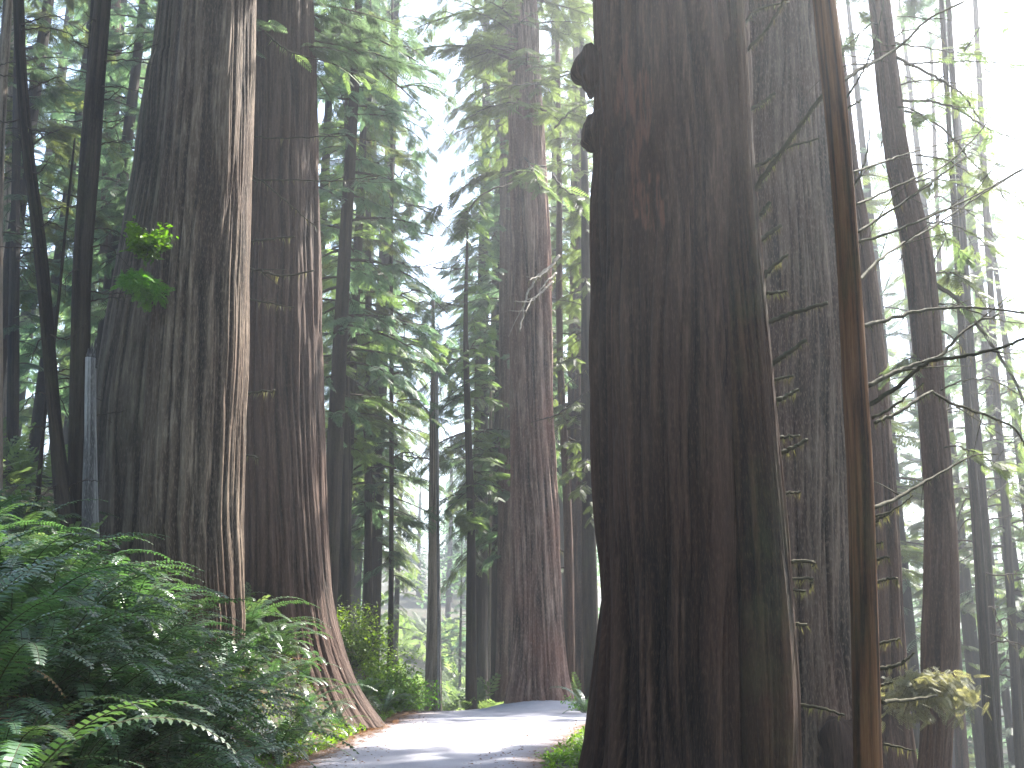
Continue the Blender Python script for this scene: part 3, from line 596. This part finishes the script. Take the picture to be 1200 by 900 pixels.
slim('right stem of the thin pair in the hazy hollow on the right', [(930, 1160, 1178), (750, 1156, 1168), (600, 1147, 1158), (430, 1135, 1144), (200, 1120, 1127), (0, 1108, 1114)], 33, B_S, seed=20, stubs=10, crown=HIGH[1], z0=28.5, s=.5, sxy=.9, extend=16)  # crown flattened and set above the view to shade the road
slim('pale hazy stem right of the thin dark pair', [(900, 1190, 1202), (750, 1182, 1192), (600, 1174, 1183), (450, 1163, 1171), (200, 1150, 1157)], 42, B_S, seed=21, stubs=12, crown=OPEN[0])
slim('faint far trunk showing low between the free leaning trunk and the thin pair', [(930, 1122, 1138), (700, 1112, 1122), (500, 1104, 1112), (250, 1096, 1101)], 55, B_Q, seed=22, crown=OPEN[0])

# background conifers that fill the forest: (px of the stem, distance, crown, scale, width factor, label)
BGT = [(20, 42, 0, 1.05, 1.0, 'dense blue-green conifer far left, behind the sunlit edge trunk'),
       (62, 52, 1, 1.2, 1.1, 'tall dark conifer filling the gap left of the forked trunks'),
       (150, 34, 0, 1.0, 1.0, 'blue-green conifer whose boughs show left of the twin-stemmed giant'),
       (-40, 33, 1, 1.0, 1.0, 'dark conifer reaching in from beyond the left edge'),
       (112, 62, 2, 1.3, 1.1, 'pale distant conifer behind the snag'),
       (385, 31, 0, .95, .78, 'drooping blue-green conifer whose boughs cross the trunk beside the giant'),
       (352, 44, 2, 1.2, 1.0, 'tall dark conifer rising behind the flared redwood'),
       (436, 54, 2, 1.35, .9, 'tall hazy conifer bordering the left of the bright sky gap'),
       (405, 66, 2, 1.5, 1.1, 'yellow-green conifer far beyond the bright shrubs'),
       (465, 88, 2, .75, 1.0, 'hazy yellow-green conifer low in the middle distance'),
       (580, 58, 2, 1.35, .8, 'bright yellow-green conifer left of the mound redwood'),
       (625, 52, 0, 1.4, .9, 'blue-green conifer directly behind the mound redwood'),
       (655, 62, 2, 1.5, 1.1, 'pale green conifer filling the gap by the massive redwood'),
       (585, 74, 0, 1.35, .8, 'hazy conifer forming the right border of the bright sky gap'),
       (692, 40, 1, 1.05, .7, 'dark conifer whose boughs hang beside the knobs of the massive redwood'),
       (1165, 62, 0, 1.0, 1.1, 'blue hazy conifer low on the right side'),
       (1215, 46, 0, 1.0, 1.0, 'blue-green conifer at the right edge of the view'),
       (1110, 84, 2, 1.0, 1.1, 'pale far conifer behind the free leaning trunk'),
       (1045, 70, 2, 1.1, 1.0, 'pale green conifer between the two rough trunks on the right'),
       (400, 40, 1, 1.0, .85, 'dark conifer at the right shoulder of the flared redwood'),
       (415, 84, 2, 1.6, 1.2, 'palest conifer low behind the three thin trunks'),
       (610, 80, 2, 1.6, 1.2, 'palest conifer high behind the mound redwood'),
       (585, 47, 0, 1.25, .75, 'blue-green conifer brushing the left side of the mound redwood'),
       (540, 110, 0, .6, 1.2, 'bluish far conifer low in the sky gap'),
       (90, 38, 0, 1.1, .9, 'blue-green conifer between the leaning dark trunks'),
       (-10, 60, 2, 1.4, 1.2, 'sunlit pale conifer far at the left edge'),
       (45, 75, 1, 1.5, 1.2, 'darker far conifer beyond the left fern bank'),
       (1000, 47, 1, 1.2, 1.5, 'dark conifer added to shade the far road, almost hidden behind the broad grey redwood'),  # put here so that its wide crown shades the far road
       (1035, 82, 3, 1.7, 1.2, 'tall thin-crowned conifer faint against the sky, between the two rough trunks'),
       (1098, 78, 4, 1.6, 1.2, 'tall thin-crowned conifer faint against the sky right of the free leaning trunk'),
       (1185, 86, 3, 1.8, 1.3, 'tallest faint conifer at the far right against the sky'),
       (562, 56, 2, 1.3, .85, 'pale conifer filling the space left of the mound redwood high up'),
       (1060, 52, 4, 1.45, 1.2, 'open-crowned conifer whose boughs show beside the free leaning trunk'),
       (1132, 56, 3, 1.5, 1.2, 'open-crowned conifer behind the tops of the thin pair'),
       (1190, 50, 4, 1.4, 1.2, 'open-crowned conifer at the right edge, behind the arching branches'),
       (1150, 100, 0, 1.0, 1.3, 'bluish far conifer low in the hollow on the right')]
trunk_share = trunk_mesh('background_trunk', [(0, 0, -2), (0, 0, 10), (.1, 0, 22), (0, 0, 36)], [.30, .24, .15, .03], B_S, nseg=24, nring=40, ridge=.02, seed=77)
for i, (px, Y, cr, s, w, lab) in enumerate(BGT):
    if 50 < Y < 90 and px < 700: s, w = s * 1.3, w / 1.2
    x = at(px, 700, Y)[0]; z = gz(x, Y)
    t = thing('conifer', lab, 'tree', (x, Y, z))
    o = link('trunk', trunk_share, t); o.scale = (s, s, s)
    c = link('crown', OPEN[cr - 3] if cr > 2 else LUSH[cr] if px < 1010 or i % 2 else OPEN[cr % 2], t); c.scale = (s * w, s * w, s); c.rotation_euler = (0, 0, i * 2.1)

OFF_SHADE = [(20, 24, 'h', 'unseen redwood added for shade outside the right edge, upslope of the thin pair'), (14, 15, 'h', 'unseen redwood added for shade outside the right edge, level with the massive dark one'),  # unseen trees, added so that their crowns block sky light and sun
       (25, 30, 'h', 'unseen redwood added for shade beyond the right edge behind the hollow'), (-13, 16, 'h', 'unseen redwood added for shade up the bank outside the left edge'), (11, -2, 'l', 'unseen conifer added for shade beside the road just right of the viewer'),
       (-8, -5, 'l', 'unseen conifer added for shade up the bank behind the viewer'), (5, -9, 'l', 'unseen conifer added for shade by the road behind the viewer'), (-14, 5, 'l', 'unseen conifer added for shade up the bank left of the viewer'),
       (-3, -15, 'l', 'unseen conifer added for shade over the road well behind the viewer'), (13, -7, 'l', 'unseen conifer added for shade down the slope behind the viewer'), (22, 3, 'l', 'unseen conifer added for shade down the slope right of the viewer'),
       (-17, -7, 'l', 'unseen conifer added for shade high on the bank behind the viewer'), (-22, 14, 'l', 'unseen conifer added for shade high on the bank left of the view'), (12, -20, 'l', 'farthest unseen conifer added for shade behind the viewer on the right'), (-13, -21, 'l', 'farthest unseen conifer added for shade behind the viewer on the left')]
for i, (x, y, k, lab) in enumerate(OFF_SHADE):
    t = thing('redwood_tree' if k == 'h' else 'conifer', lab, 'tree', (x, y, gz(x, y))); o = link('trunk', trunk_share, t); o.scale = (1.8, 1.8, 1.0)
    c = link('crown', HIGH[i % 2] if k == 'h' else LUSH[i % 2], t, (0, 0, 14 + i % 3 if k == 'h' else -2)); q = 1.15 if k == 'h' else 1.5; c.scale = (q, q, 1.1); c.rotation_euler = (0, 0, i)

# the far wood beyond the hollow: one mass nobody could count
far = Bag(); rs = np.random.default_rng(91)
for i in range(150):
    y = rs.uniform(88, 190); x = rs.uniform(-.62, .66) * y
    if -.13 < x / y < -.03 and y < 150: continue
    h = rs.uniform(20, 36); z = gz(x, y) - .5
    far.tube(np.array([(x, y, z), (x + rs.normal(0, .3), y, z + h * .5), (x, y, z + h)]), [.45, .3, .03], 5, 0)
    n = 90; f = rs.random(n) ** .8; a = rs.random(n) * 6.283; l = (1 - f) * 4.2 * (.5 + rs.random(n)) + .3
    D = np.stack([np.cos(a), np.sin(a), -.45 + 0 * a], 1); pos = np.stack([x + 0 * a, y + 0 * a, z + h * (.12 + .88 * f)], 1)
    X, Y_, Z = frame(D, np.broadcast_to(np.array((0, 0, 1.)), D.shape), rs.normal(0, .4, n))
    V, T = stamp(*SPRAY_S, pos, X, Y_, Z, l); far.add(V, None, T, 1)
fo = link('far_forest', far.mesh('far_forest', (TWIG, NEEDLE_B), smooth=False)); fo['kind'] = 'stuff'

# ------------------------------------------------------------------ ground, road
def grid(xs, ys, f):
    X, Y = np.meshgrid(xs, ys); Z = f(X, Y); nx = len(xs)
    V = np.stack([X, Y, Z], -1).reshape(-1, 3)
    i = np.arange(len(ys) - 1)[:, None] * nx; j = np.arange(nx - 1)[None]
    return V, np.stack([i + j, i + j + 1, i + nx + j + 1, i + nx + j], -1).reshape(-1, 4)
def axis(a, b, n, c, p):  # denser near c
    t = np.linspace(-1, 1, n); s = np.sign(t) * np.abs(t) ** p
    return np.where(s < 0, c + s * (c - a), c + s * (b - c))
V, Q = grid(axis(-420, 420, 340, -3, 3.0), np.concatenate([np.linspace(-60, 2, 20), np.linspace(2.4, 45, 220), np.linspace(46, 620, 90)]), ground)
m, nt, out = mat('forest_floor'); g = nt.nodes.new('ShaderNodeNewGeometry')
n1 = noise_node(nt, g.outputs['Position'], 1.4, 6, .65); n2 = noise_node(nt, g.outputs['Position'], 22, 5, .7)
c = ramp(nt, n2, [(.3, (.02, .015, .010)), (.55, (.055, .04, .026)), (.75, (.12, .085, .055))])
c = mixc(nt, math_(nt, 'MULTIPLY', math_(nt, 'SUBTRACT', n1, .40, True), 4, True), c, (.025, .04, .015))
b = nt.nodes.new('ShaderNodeBsdfPrincipled'); nt.links.new(c, b.inputs['Base Color']); b.inputs['Roughness'].default_value = .95
bp = nt.nodes.new('ShaderNodeBump'); bp.inputs['Strength'].default_value = .8; bp.inputs['Distance'].default_value = .05
nt.links.new(n2, bp.inputs['Height']); nt.links.new(bp.outputs[0], b.inputs['Normal']); nt.links.new(b.outputs[0], out.inputs[0])
FLOOR = m
o = link('ground', make_mesh('ground', V, Q, mats=(m,))); o['kind'] = 'structure'

ys = np.linspace(-8, 40, 240); us = np.linspace(0, 1, 60); U, Yg = np.meshgrid(us, ys)
wl = .25 * (N0(Yg * 1.1, 3.3 + 0 * Yg) - .5); X = interp(Yg, RL) + .05 + wl + (interp(Yg, RR) - interp(Yg, RL) - .1) * U
rut = -.03 * np.exp(-((U - .3) / .1) ** 2) - .03 * np.exp(-((U - .68) / .1) ** 2) + .015 * (N0(X * 2.3, Yg * 2.3) - .5)
V = np.stack([X, Yg, ground(X, Yg) + .045 + rut * np.clip(4 * U * (1 - U), 0, 1) - .035 * (1 - np.clip(8 * U * (1 - U), 0, 1))], -1).reshape(-1, 3)
i = np.arange(len(ys) - 1)[:, None] * 60; j = np.arange(59)[None]
Q = np.stack([i + j, i + j + 1, i + 60 + j + 1, i + 60 + j], -1).reshape(-1, 4)
m, nt, out = mat('dirt_road'); g = nt.nodes.new('ShaderNodeNewGeometry'); uvn = nt.nodes.new('ShaderNodeUVMap'); uvn.uv_map = 'UVMap'
sx = nt.nodes.new('ShaderNodeSeparateXYZ'); nt.links.new(uvn.outputs[0], sx.inputs[0])
n1 = noise_node(nt, g.outputs['Position'], 1.1, 5, .6); n2 = noise_node(nt, g.outputs['Position'], 38, 4, .7); n3 = noise_node(nt, g.outputs['Position'], 160, 3, .6)
edge = math_(nt, 'ABSOLUTE', math_(nt, 'SUBTRACT', sx.outputs[0], .5))
edge = math_(nt, 'MULTIPLY', math_(nt, 'SUBTRACT', math_(nt, 'ADD', edge, math_(nt, 'MULTIPLY', n1, .18)), .40, True), 6, True)
c = ramp(nt, n1, [(.3, (.30, .29, .33)), (.7, (.40, .39, .43))])
c = mixc(nt, edge, c, (.15, .105, .085))
c = mixc(nt, math_(nt, 'MULTIPLY', math_(nt, 'SUBTRACT', n2, .55, True), 1.3, True), c, (.13, .095, .08))
c = mixc(nt, math_(nt, 'MULTIPLY', math_(nt, 'SUBTRACT', n3, .6, True), 3, True), c, (.42, .40, .42))
b = nt.nodes.new('ShaderNodeBsdfPrincipled'); nt.links.new(c, b.inputs['Base Color']); b.inputs['Roughness'].default_value = 1.0; b.inputs['Specular IOR Level'].default_value = .05
bp = nt.nodes.new('ShaderNodeBump'); bp.inputs['Strength'].default_value = .5; bp.inputs['Distance'].default_value = .02
nt.links.new(math_(nt, 'ADD', n2, n3), bp.inputs['Height']); nt.links.new(bp.outputs[0], b.inputs['Normal']); nt.links.new(b.outputs[0], out.inputs[0])
o = link('dirt_road', make_mesh('dirt_road', V, Q, mats=(m,), uv=np.stack([U, Yg], -1).reshape(-1, 2))); o['kind'] = 'structure'

# ------------------------------------------------------------------ sword ferns
def frond_mesh(name, L, arch, droop, pairs, mat_, seed, wid=.11):
    rs = np.random.default_rng(seed); k = 14; s = np.linspace(0, 1, k)
    ang = arch - droop * s ** 1.3                       # pitch of the stalk along its length
    dx = np.cos(ang) * L / (k - 1); dz = np.sin(ang) * L / (k - 1)
    x = np.concatenate([[0], np.cumsum(dx[:-1])]); z = np.concatenate([[0], np.cumsum(dz[:-1])]); y = .06 * L * s ** 2 * rs.normal()
    P = np.stack([x, y, z], 1); bag = Bag(); bag.tube(P, np.linspace(.005, .0015, k), 3, 1)
    t = np.linspace(.10, .985, pairs); V, T = [], []
    for tt in t:
        p = np.array([np.interp(tt, s, P[:, c]) for c in range(3)]); a = np.interp(tt, s, ang)
        d = np.array((math.cos(a), 0, math.sin(a))); up = np.array((-math.sin(a), 0, math.cos(a)))
        ln = wid * L * min(1, (tt + .02) / .22) * (1.02 - tt) ** .45 * (.9 + .2 * rs.random())
        for sg in (-1, 1):
            q = np.array((0, sg, 0)) * .95 + d * .28 + up * (.22 - .25 * rs.random()); w = d * (.42 * L / pairs)
            tip = p + q * ln - up * ln * .18; n0 = len(V)
            V += [p - w * .7, p + w * .9, p + q * ln * .6 + w * .75, tip, p + q * ln * .55 - w * .6]
            T += [(n0, n0 + 1, n0 + 2), (n0, n0 + 2, n0 + 4), (n0 + 4, n0 + 2, n0 + 3)]
    bag.add(np.array(V), None, np.array(T), 0)
    return bag.mesh(name, (mat_, MOSSY), smooth=False)
FR = [frond_mesh('frond', 1.05, R(68), R(95), 34, FERN, 1), frond_mesh('frond', 1.1, R(55), R(85), 36, FERN, 2),
      frond_mesh('frond', 1.0, R(40), R(75), 32, FERN, 3), frond_mesh('frond', .95, R(75), R(120), 32, FERN, 4), frond_mesh('frond', .85, R(30), R(80), 30, FERN, 5)]
FD = frond_mesh('frond_dead', .85, R(10), R(70), 24, DEADF, 6)
def fern(x, y, s, label, n=15, group=None, z=None, seed=0, face=None):
    rr = random.Random(seed)
    t = thing('sword_fern', label, 'fern', (x, y, (gz(x, y) if z is None else z) - .02), group)
    for k in range(n):
        a = k / n * 6.283 * 1.0 + rr.uniform(-.25, .25)
        f = rr.choice(FR); o = link('frond', f, t)
        q = s * rr.uniform(.85, 1.3); o.scale = (q, q, q); o.rotation_euler = (rr.uniform(-.25, .25), rr.uniform(-.15, .2), a)
    for k in range(2 if n > 9 else 0):
        o = link('frond', FD, t); o['label'] = 'withered brown frond'; q = s * rr.uniform(.7, 1); o.scale = (q, q, q); o.rotation_euler = (0, rr.uniform(0, .3), rr.uniform(0, 6.28))
    return t
def bank_at(px, Y):  # x of that pixel column on the bank at distance Y
    return (px - 600) / 1200.0 * Y / 1.03
HERO = [(250, 13.2, 1.35, 20, 'big sword fern with sunlit arching fronds in front of the twin giant'),
        (215, 11.6, 1.25, 18, 'sword fern with bright frond tips just below the big sunlit one'),
        (330, 17.2, 1.15, 18, 'dark sword fern right of the big sunlit fern, below the flared redwood'),
        (120, 14.6, 1.2, 16, 'sword fern with upright fronds at the foot of the grey rear stem'),
        (60, 12.6, 1.2, 16, 'sword fern high on the bank below the dark leaning trunk'),
        (10, 11.0, 1.2, 16, 'sword fern with a bright green frond at the left edge halfway down'),
        (375, 21.5, .75, 12, 'small fern between the flared redwood foot and the road'),
        (398, 23.4, .6, 10, 'smallest fern at the road edge by the flared redwood foot'),
        (100, 8.4, .95, 14, 'shaded sword fern in the bottom left foreground'),
        (20, 7.4, .9, 14, 'sword fern at the very bottom left corner'),
        (200, 9.6, 1.0, 15, 'shaded fern in the foreground under the bright frond tips'),
        (185, 17.0, 1.0, 14, 'fern leaning against the base of the twin giant front stem')]
for i, (px, Y, s, n, lab) in enumerate(HERO): fern(bank_at(px, Y), Y, s * 1.3, lab, n + 2, seed=i)
rr = random.Random(5); cnt = 0
while cnt < 108:
    Y = rr.uniform(6.5, 24) if cnt > 16 else rr.uniform(6.3, 11); d = rr.uniform(.75, 7.5); x = float(interp(Y, RL)) - d; px = 600 + x / Y * 1236
    if px < -70 or px > 430 or (cnt <= 16 and px > 260): continue
    if any(math.hypot(x - bank_at(h[0], h[1]), Y - h[1]) < .5 for h in HERO): continue
    if math.hypot(x - C1[1][0], Y - C1[1][1]) < 1.6 or math.hypot(x - C2[1][0], Y - C2[1][1]) < 1.8: continue
    zone = 0 if Y < 10.5 else 1 if Y < 15 else 2 if x < -6.5 else 3
    fern(x, Y, rr.uniform(1.1, 1.6), ('shaded sword fern in the dark foreground at the lower left', 'sword fern in the dense cover halfway up the left bank', 'sword fern on the upper bank around the forked dark trunks', 'sword fern at the foot of the two left redwoods near the road')[zone], 13,
         ('foreground sword ferns', 'mid-bank sword ferns', 'upper bank sword ferns', 'sword ferns by the redwood feet')[zone], seed=100 + cnt); cnt += 1
for i in range(16):
    Y = rr.uniform(13.5, 22); x = float(interp(Y, RL)) - rr.uniform(.3, 1.7)
    fern(x, Y, rr.uniform(.65, .95), 'small sword fern low on the cut bank just above the road edge', 12, 'small ferns above the road edge', seed=700 + i)
for i, (px, py, Y, s, lab) in enumerate([(686, 835, 32, 1.25, 'sunlit fern clump right of the mound redwood foot'), (452, 790, 30.5, 1.1, 'fern hanging from the cut bank under the bright shrubs'),
      (430, 770, 29.5, 1.1, 'dark green fern nearest the flared redwood on the cut bank'), (475, 815, 33, .9, 'small bright fern at the foot of the cut bank')]):
    x = at(px, py, Y)[0]; fern(x, Y, s, lab, 14, seed=300 + i)

# ------------------------------------------------------------------ leafy shrubs
LEAFT = (np.array([(0, 0, 0), (.45, .26, .05), (1, 0, -.08), (.45, -.26, .05), (.5, 0, -.02)]), np.array([(0, 4, 1), (4, 2, 1), (0, 3, 4), (4, 3, 2)]))
def shrub(x, y, s, label, n=1400, leaf=.09, m=LEAF, name='leafy_shrub', z=None, flat=.8, stems=14, seed=0, spray=False, hang=0.0, t=None, loc=None, pname='foliage'):
    rs = np.random.default_rng(seed + 500); g = gz(x, y) if z is None else z
    if t is None: t = thing(name, label, 'shrub', (x, y, g))
    off = np.zeros(3) if loc is None else np.asarray(loc)
    bag = Bag(); ends = []
    for k in range(stems):
        a = rs.random() * 6.28; l = s * rs.uniform(.5, 1.1); q = np.linspace(0, 1, 7)[:, None]
        P = off + np.array((math.cos(a), math.sin(a), 0)) * q * l * .75 + np.array((0, 0, 1.)) * (q * l * flat * rs.uniform(.5, 1.2) - (q ** 2) * l * (.35 + hang))
        bag.tube(P, np.linspace(.008 * s, .003, 7), 4, 0); ends.append(P)
    ends = np.array(ends); i = rs.integers(0, stems, n); q = 6 * rs.random(n) ** .6; a = q.astype(int).clip(0, 5); f = (q - a)[:, None]
    pos = ends[i, a] * (1 - f) + ends[i, a + 1] * f + rs.normal(0, .11 * s, (n, 3))
    D = rs.normal(0, 1, (n, 3)); D[:, 2] = D[:, 2] * .5 - .1 - hang
    X, Y_, Z = frame(D, np.broadcast_to(np.array((0, 0, 1.)), D.shape), rs.normal(0, .5, n))
    V, T = stamp(*(SPRAY if spray else LEAFT), pos, X, Y_, Z, leaf * (.6 + .8 * rs.random(n))); bag.add(V, None, T, 1)
    link(pname, bag.mesh('shrub', (MOSSY, m), smooth=False), t)
    return t
for i, (px, py, Y, s, lab) in enumerate([(418, 745, 31.0, 1.6, 'bright green shrub nearest the flared redwood on top of the cut bank'), (446, 755, 33.0, 1.6, 'sunlit yellow-green shrub in the middle of the cut bank'),
      (473, 790, 34.5, 1.3, 'glowing shrub at the right end of the cut bank, lowest of all'), (408, 730, 35, 1.7, 'light green shrub at the back of the bank under the dark trunk'), (442, 722, 37, 1.7, 'pale shrub at the back of the bank below the three trunks'),
      (480, 750, 38, 1.4, 'shrub at the outer right of the bank beside the tan trunk'), (455, 800, 32.0, 1.0, 'small shrub hanging over the road edge from the cut bank')]):
    x = at(px, py, Y)[0]; shrub(x, Y, s, lab, 2200, .11, seed=i, flat=1.15)
shrub(at(683, 800, 33.5)[0], 33.5, .8, 'small upright bush between the mound redwood and the massive one', 600, .1, seed=8)
for i, (px, py, Y, s) in enumerate([(655, 880, 17.6, .5), (675, 868, 19.6, .55), (690, 892, 17.0, .6)]):
    p = at(px, py, Y); shrub(p[0], Y, s, ['low clover-like patch at the road edge, nearest the camera', 'low green patch at the road edge, farthest of the three', 'low green patch touching the foot of the massive redwood'][i], 900, .05, flat=.45, seed=20 + i)
shrub(0, 0, .62, '', 1300, .11, SPROUT, t=tA, loc=at(172, 300, 17.7) - loc_of(tA), seed=30, flat=1.4, pname='sprout')
shrub(0, 0, .5, '', 1100, .18, SPROUT, t=tA, loc=at(163, 328, 17.9) - loc_of(tA), seed=31, flat=.5, spray=True, hang=.5, pname='sprout')
p = at(1092, 806, 20.5); shrub(p[0], 20.5, 1.15, 'pale drooping sunlit bush hanging at the foot of the free leaning trunk', 800, .24, STRAW, z=p[2], spray=True, hang=.7, seed=33, stems=18)
p = at(548, 612, 41); shrub(p[0], 40.6, .9, '', 260, .4, NEEDLE, t=TREES['slender_tree'][10] if len(TREES['slender_tree']) > 10 else tC, loc=p - loc_of(TREES['slender_tree'][10]), spray=True, hang=.3, seed=34, pname='tuft')
for i, (px, py, Y) in enumerate([(95, 600, 17.6), (60, 615, 17.0), (130, 640, 17.5)]):
    p = at(px, py, Y); shrub(p[0], Y, .8, ['fine-leaved shrub before the dark trunks on the bank', 'thin shrub left of the dark trunks on the bank', 'low twiggy shrub at the foot of the grey rear stem'][i], 420, .05, LEAF, seed=40 + i, stems=16)

# low herbs, moss and dead fronds on the bank: nobody could count them
bag = Bag(); rs = np.random.default_rng(17); n = 26000
yy = rs.uniform(5, 36, n); d = rs.random(n) ** 1.6 * 8; xx = interp(yy, RL) + .1 - d
k = n // 4; yy[:k] = rs.uniform(14, 32, k); xx[:k] = interp(yy[:k], RR) - .1 + rs.random(k) ** 1.5 * 3.5
pos = np.stack([xx, yy, ground(xx, yy) + rs.random(n) * .12], 1); D = rs.normal(0, 1, (n, 3)); D[:, 2] = np.abs(D[:, 2]) * .6
X, Y_, Z = frame(D, np.broadcast_to(np.array((0, 0, 1.)), D.shape), rs.normal(0, .4, n)); V, T = stamp(*LEAFT, pos, X, Y_, Z, .05 + .07 * rs.random(n))
bag.add(V, None, T, 0)
n = 3500; yy = rs.uniform(5, 36, n); xx = interp(yy, RL) + .5 - rs.random(n) ** 1.6 * 7
pos = np.stack([xx, yy, ground(xx, yy) + .05 * rs.random(n) + .02], 1); D = rs.normal(0, 1, (n, 3)); D[:, 2] *= .15
X, Y_, Z = frame(D, np.broadcast_to(np.array((0, 0, 1.)), D.shape), rs.normal(0, .4, n)); V, T = stamp(*SPRAY_S, pos, X, Y_, Z, .1 + .15 * rs.random(n)); bag.add(V, None, T, 1)
o = link('ground_cover', bag.mesh('ground_cover', (LEAF, DEADF), smooth=False)); o['kind'] = 'stuff'
bag = Bag(); rs = np.random.default_rng(23); nc = 620
cx = np.concatenate([rs.uniform(-40, -6, 330), rs.uniform(-14, 30, 290)]); cyy = np.concatenate([rs.uniform(17, 60, 330), rs.uniform(39, 92, 290)])
cx = np.concatenate([cx, rs.uniform(-40, 45, 420)]); cyy = np.concatenate([cyy, rs.uniform(88, 150, 420)])
ok = ~((cx > interp(cyy, RL) - .5) & (cyy < 39)) & ~((np.hypot(cx + 5.6, cyy - 19.3) < 2.6) | (np.hypot(cx + 7.2, cyy - 20.6) < 2.2)); cx, cyy = cx[ok], cyy[ok]; nc = len(cx)
k = 20; cx = np.repeat(cx, k); cyy = np.repeat(cyy, k); sz = np.repeat(rs.uniform(.5, 1.2, nc), k) * np.where(cyy > 86, 2.6, 1); n = len(cx)
a = rs.random(n) * 6.283; el = rs.uniform(.1, 1.3, n); D = np.stack([np.cos(a) * np.cos(el), np.sin(a) * np.cos(el), np.sin(el)], 1)
q = D * (sz * rs.random(n) * .8)[:, None]; X_ = cx + q[:, 0]; Y_ = cyy + q[:, 1]; pos = np.stack([X_, Y_, ground(X_, Y_) + q[:, 2]], 1); D[:, 2] -= .3
X, Y_, Z = frame(D, np.broadcast_to(np.array((0, 0, 1.)), D.shape), rs.normal(0, .5, n)); V, T = stamp(*SPRAY_F, pos, X, Y_, Z, sz * (.5 + .5 * rs.random(n))); bag.add(V, None, T, 0)
o = link('undergrowth', bag.mesh('undergrowth', (NEEDLE_L,), smooth=False)); o['kind'] = 'stuff'
# twig and needle litter along the road
bag = Bag(); n = 2600; yy = rs.uniform(10, 36, n); e = rs.random(n) ** 2 * 1.3; sd = rs.random(n) < .5
xx = np.where(sd, interp(yy, RL) + .1 + e, interp(yy, RR) - .1 - e)
pos = np.stack([xx, yy, ground(xx, yy) + .045], 1); D = rs.normal(0, 1, (n, 3)); D[:, 2] *= .08
X, Y_, Z = frame(D, np.broadcast_to(np.array((0, 0, 1.)), D.shape), rs.normal(0, .3, n)); V, T = stamp(*LEAFT, pos, X, Y_, Z, .03 + .05 * rs.random(n)); bag.add(V, None, T, 0)
o = link('leaf_litter', bag.mesh('leaf_litter', (DEADF,), smooth=False)); o['kind'] = 'stuff'

# ------------------------------------------------------------------ haze: the damp air between the trunks
if HAZE:
    m = bpy.data.materials.new('haze'); m.use_nodes = True; nt = m.node_tree; nt.nodes.clear(); out = nt.nodes.new('ShaderNodeOutputMaterial')
    v = nt.nodes.new('ShaderNodeVolumePrincipled'); v.inputs['Color'].default_value = (.88, .92, 1.0, 1); v.inputs['Density'].default_value = HAZE; v.inputs['Anisotropy'].default_value = .62
    nt.links.new(v.outputs[0], out.inputs['Volume'])
    x0, x1, y0, y1, z0, z1 = -440, 440, -70, 640, -75, 115
    V = np.array([(x, y, z) for x in (x0, x1) for y in (y0, y1) for z in (z0, z1)]); Q = [(0, 1, 3, 2), (4, 6, 7, 5), (0, 4, 5, 1), (2, 3, 7, 6), (0, 2, 6, 4), (1, 5, 7, 3)]
    o = link('haze', make_mesh('haze', V, Q, mats=(m,), smooth=False)); o['kind'] = 'stuff'

#print('TRIS', sum(len(m.polygons) for m in bpy.data.meshes), {m.name: len(m.polygons) for m in bpy.data.meshes if len(m.polygons) > 60000})
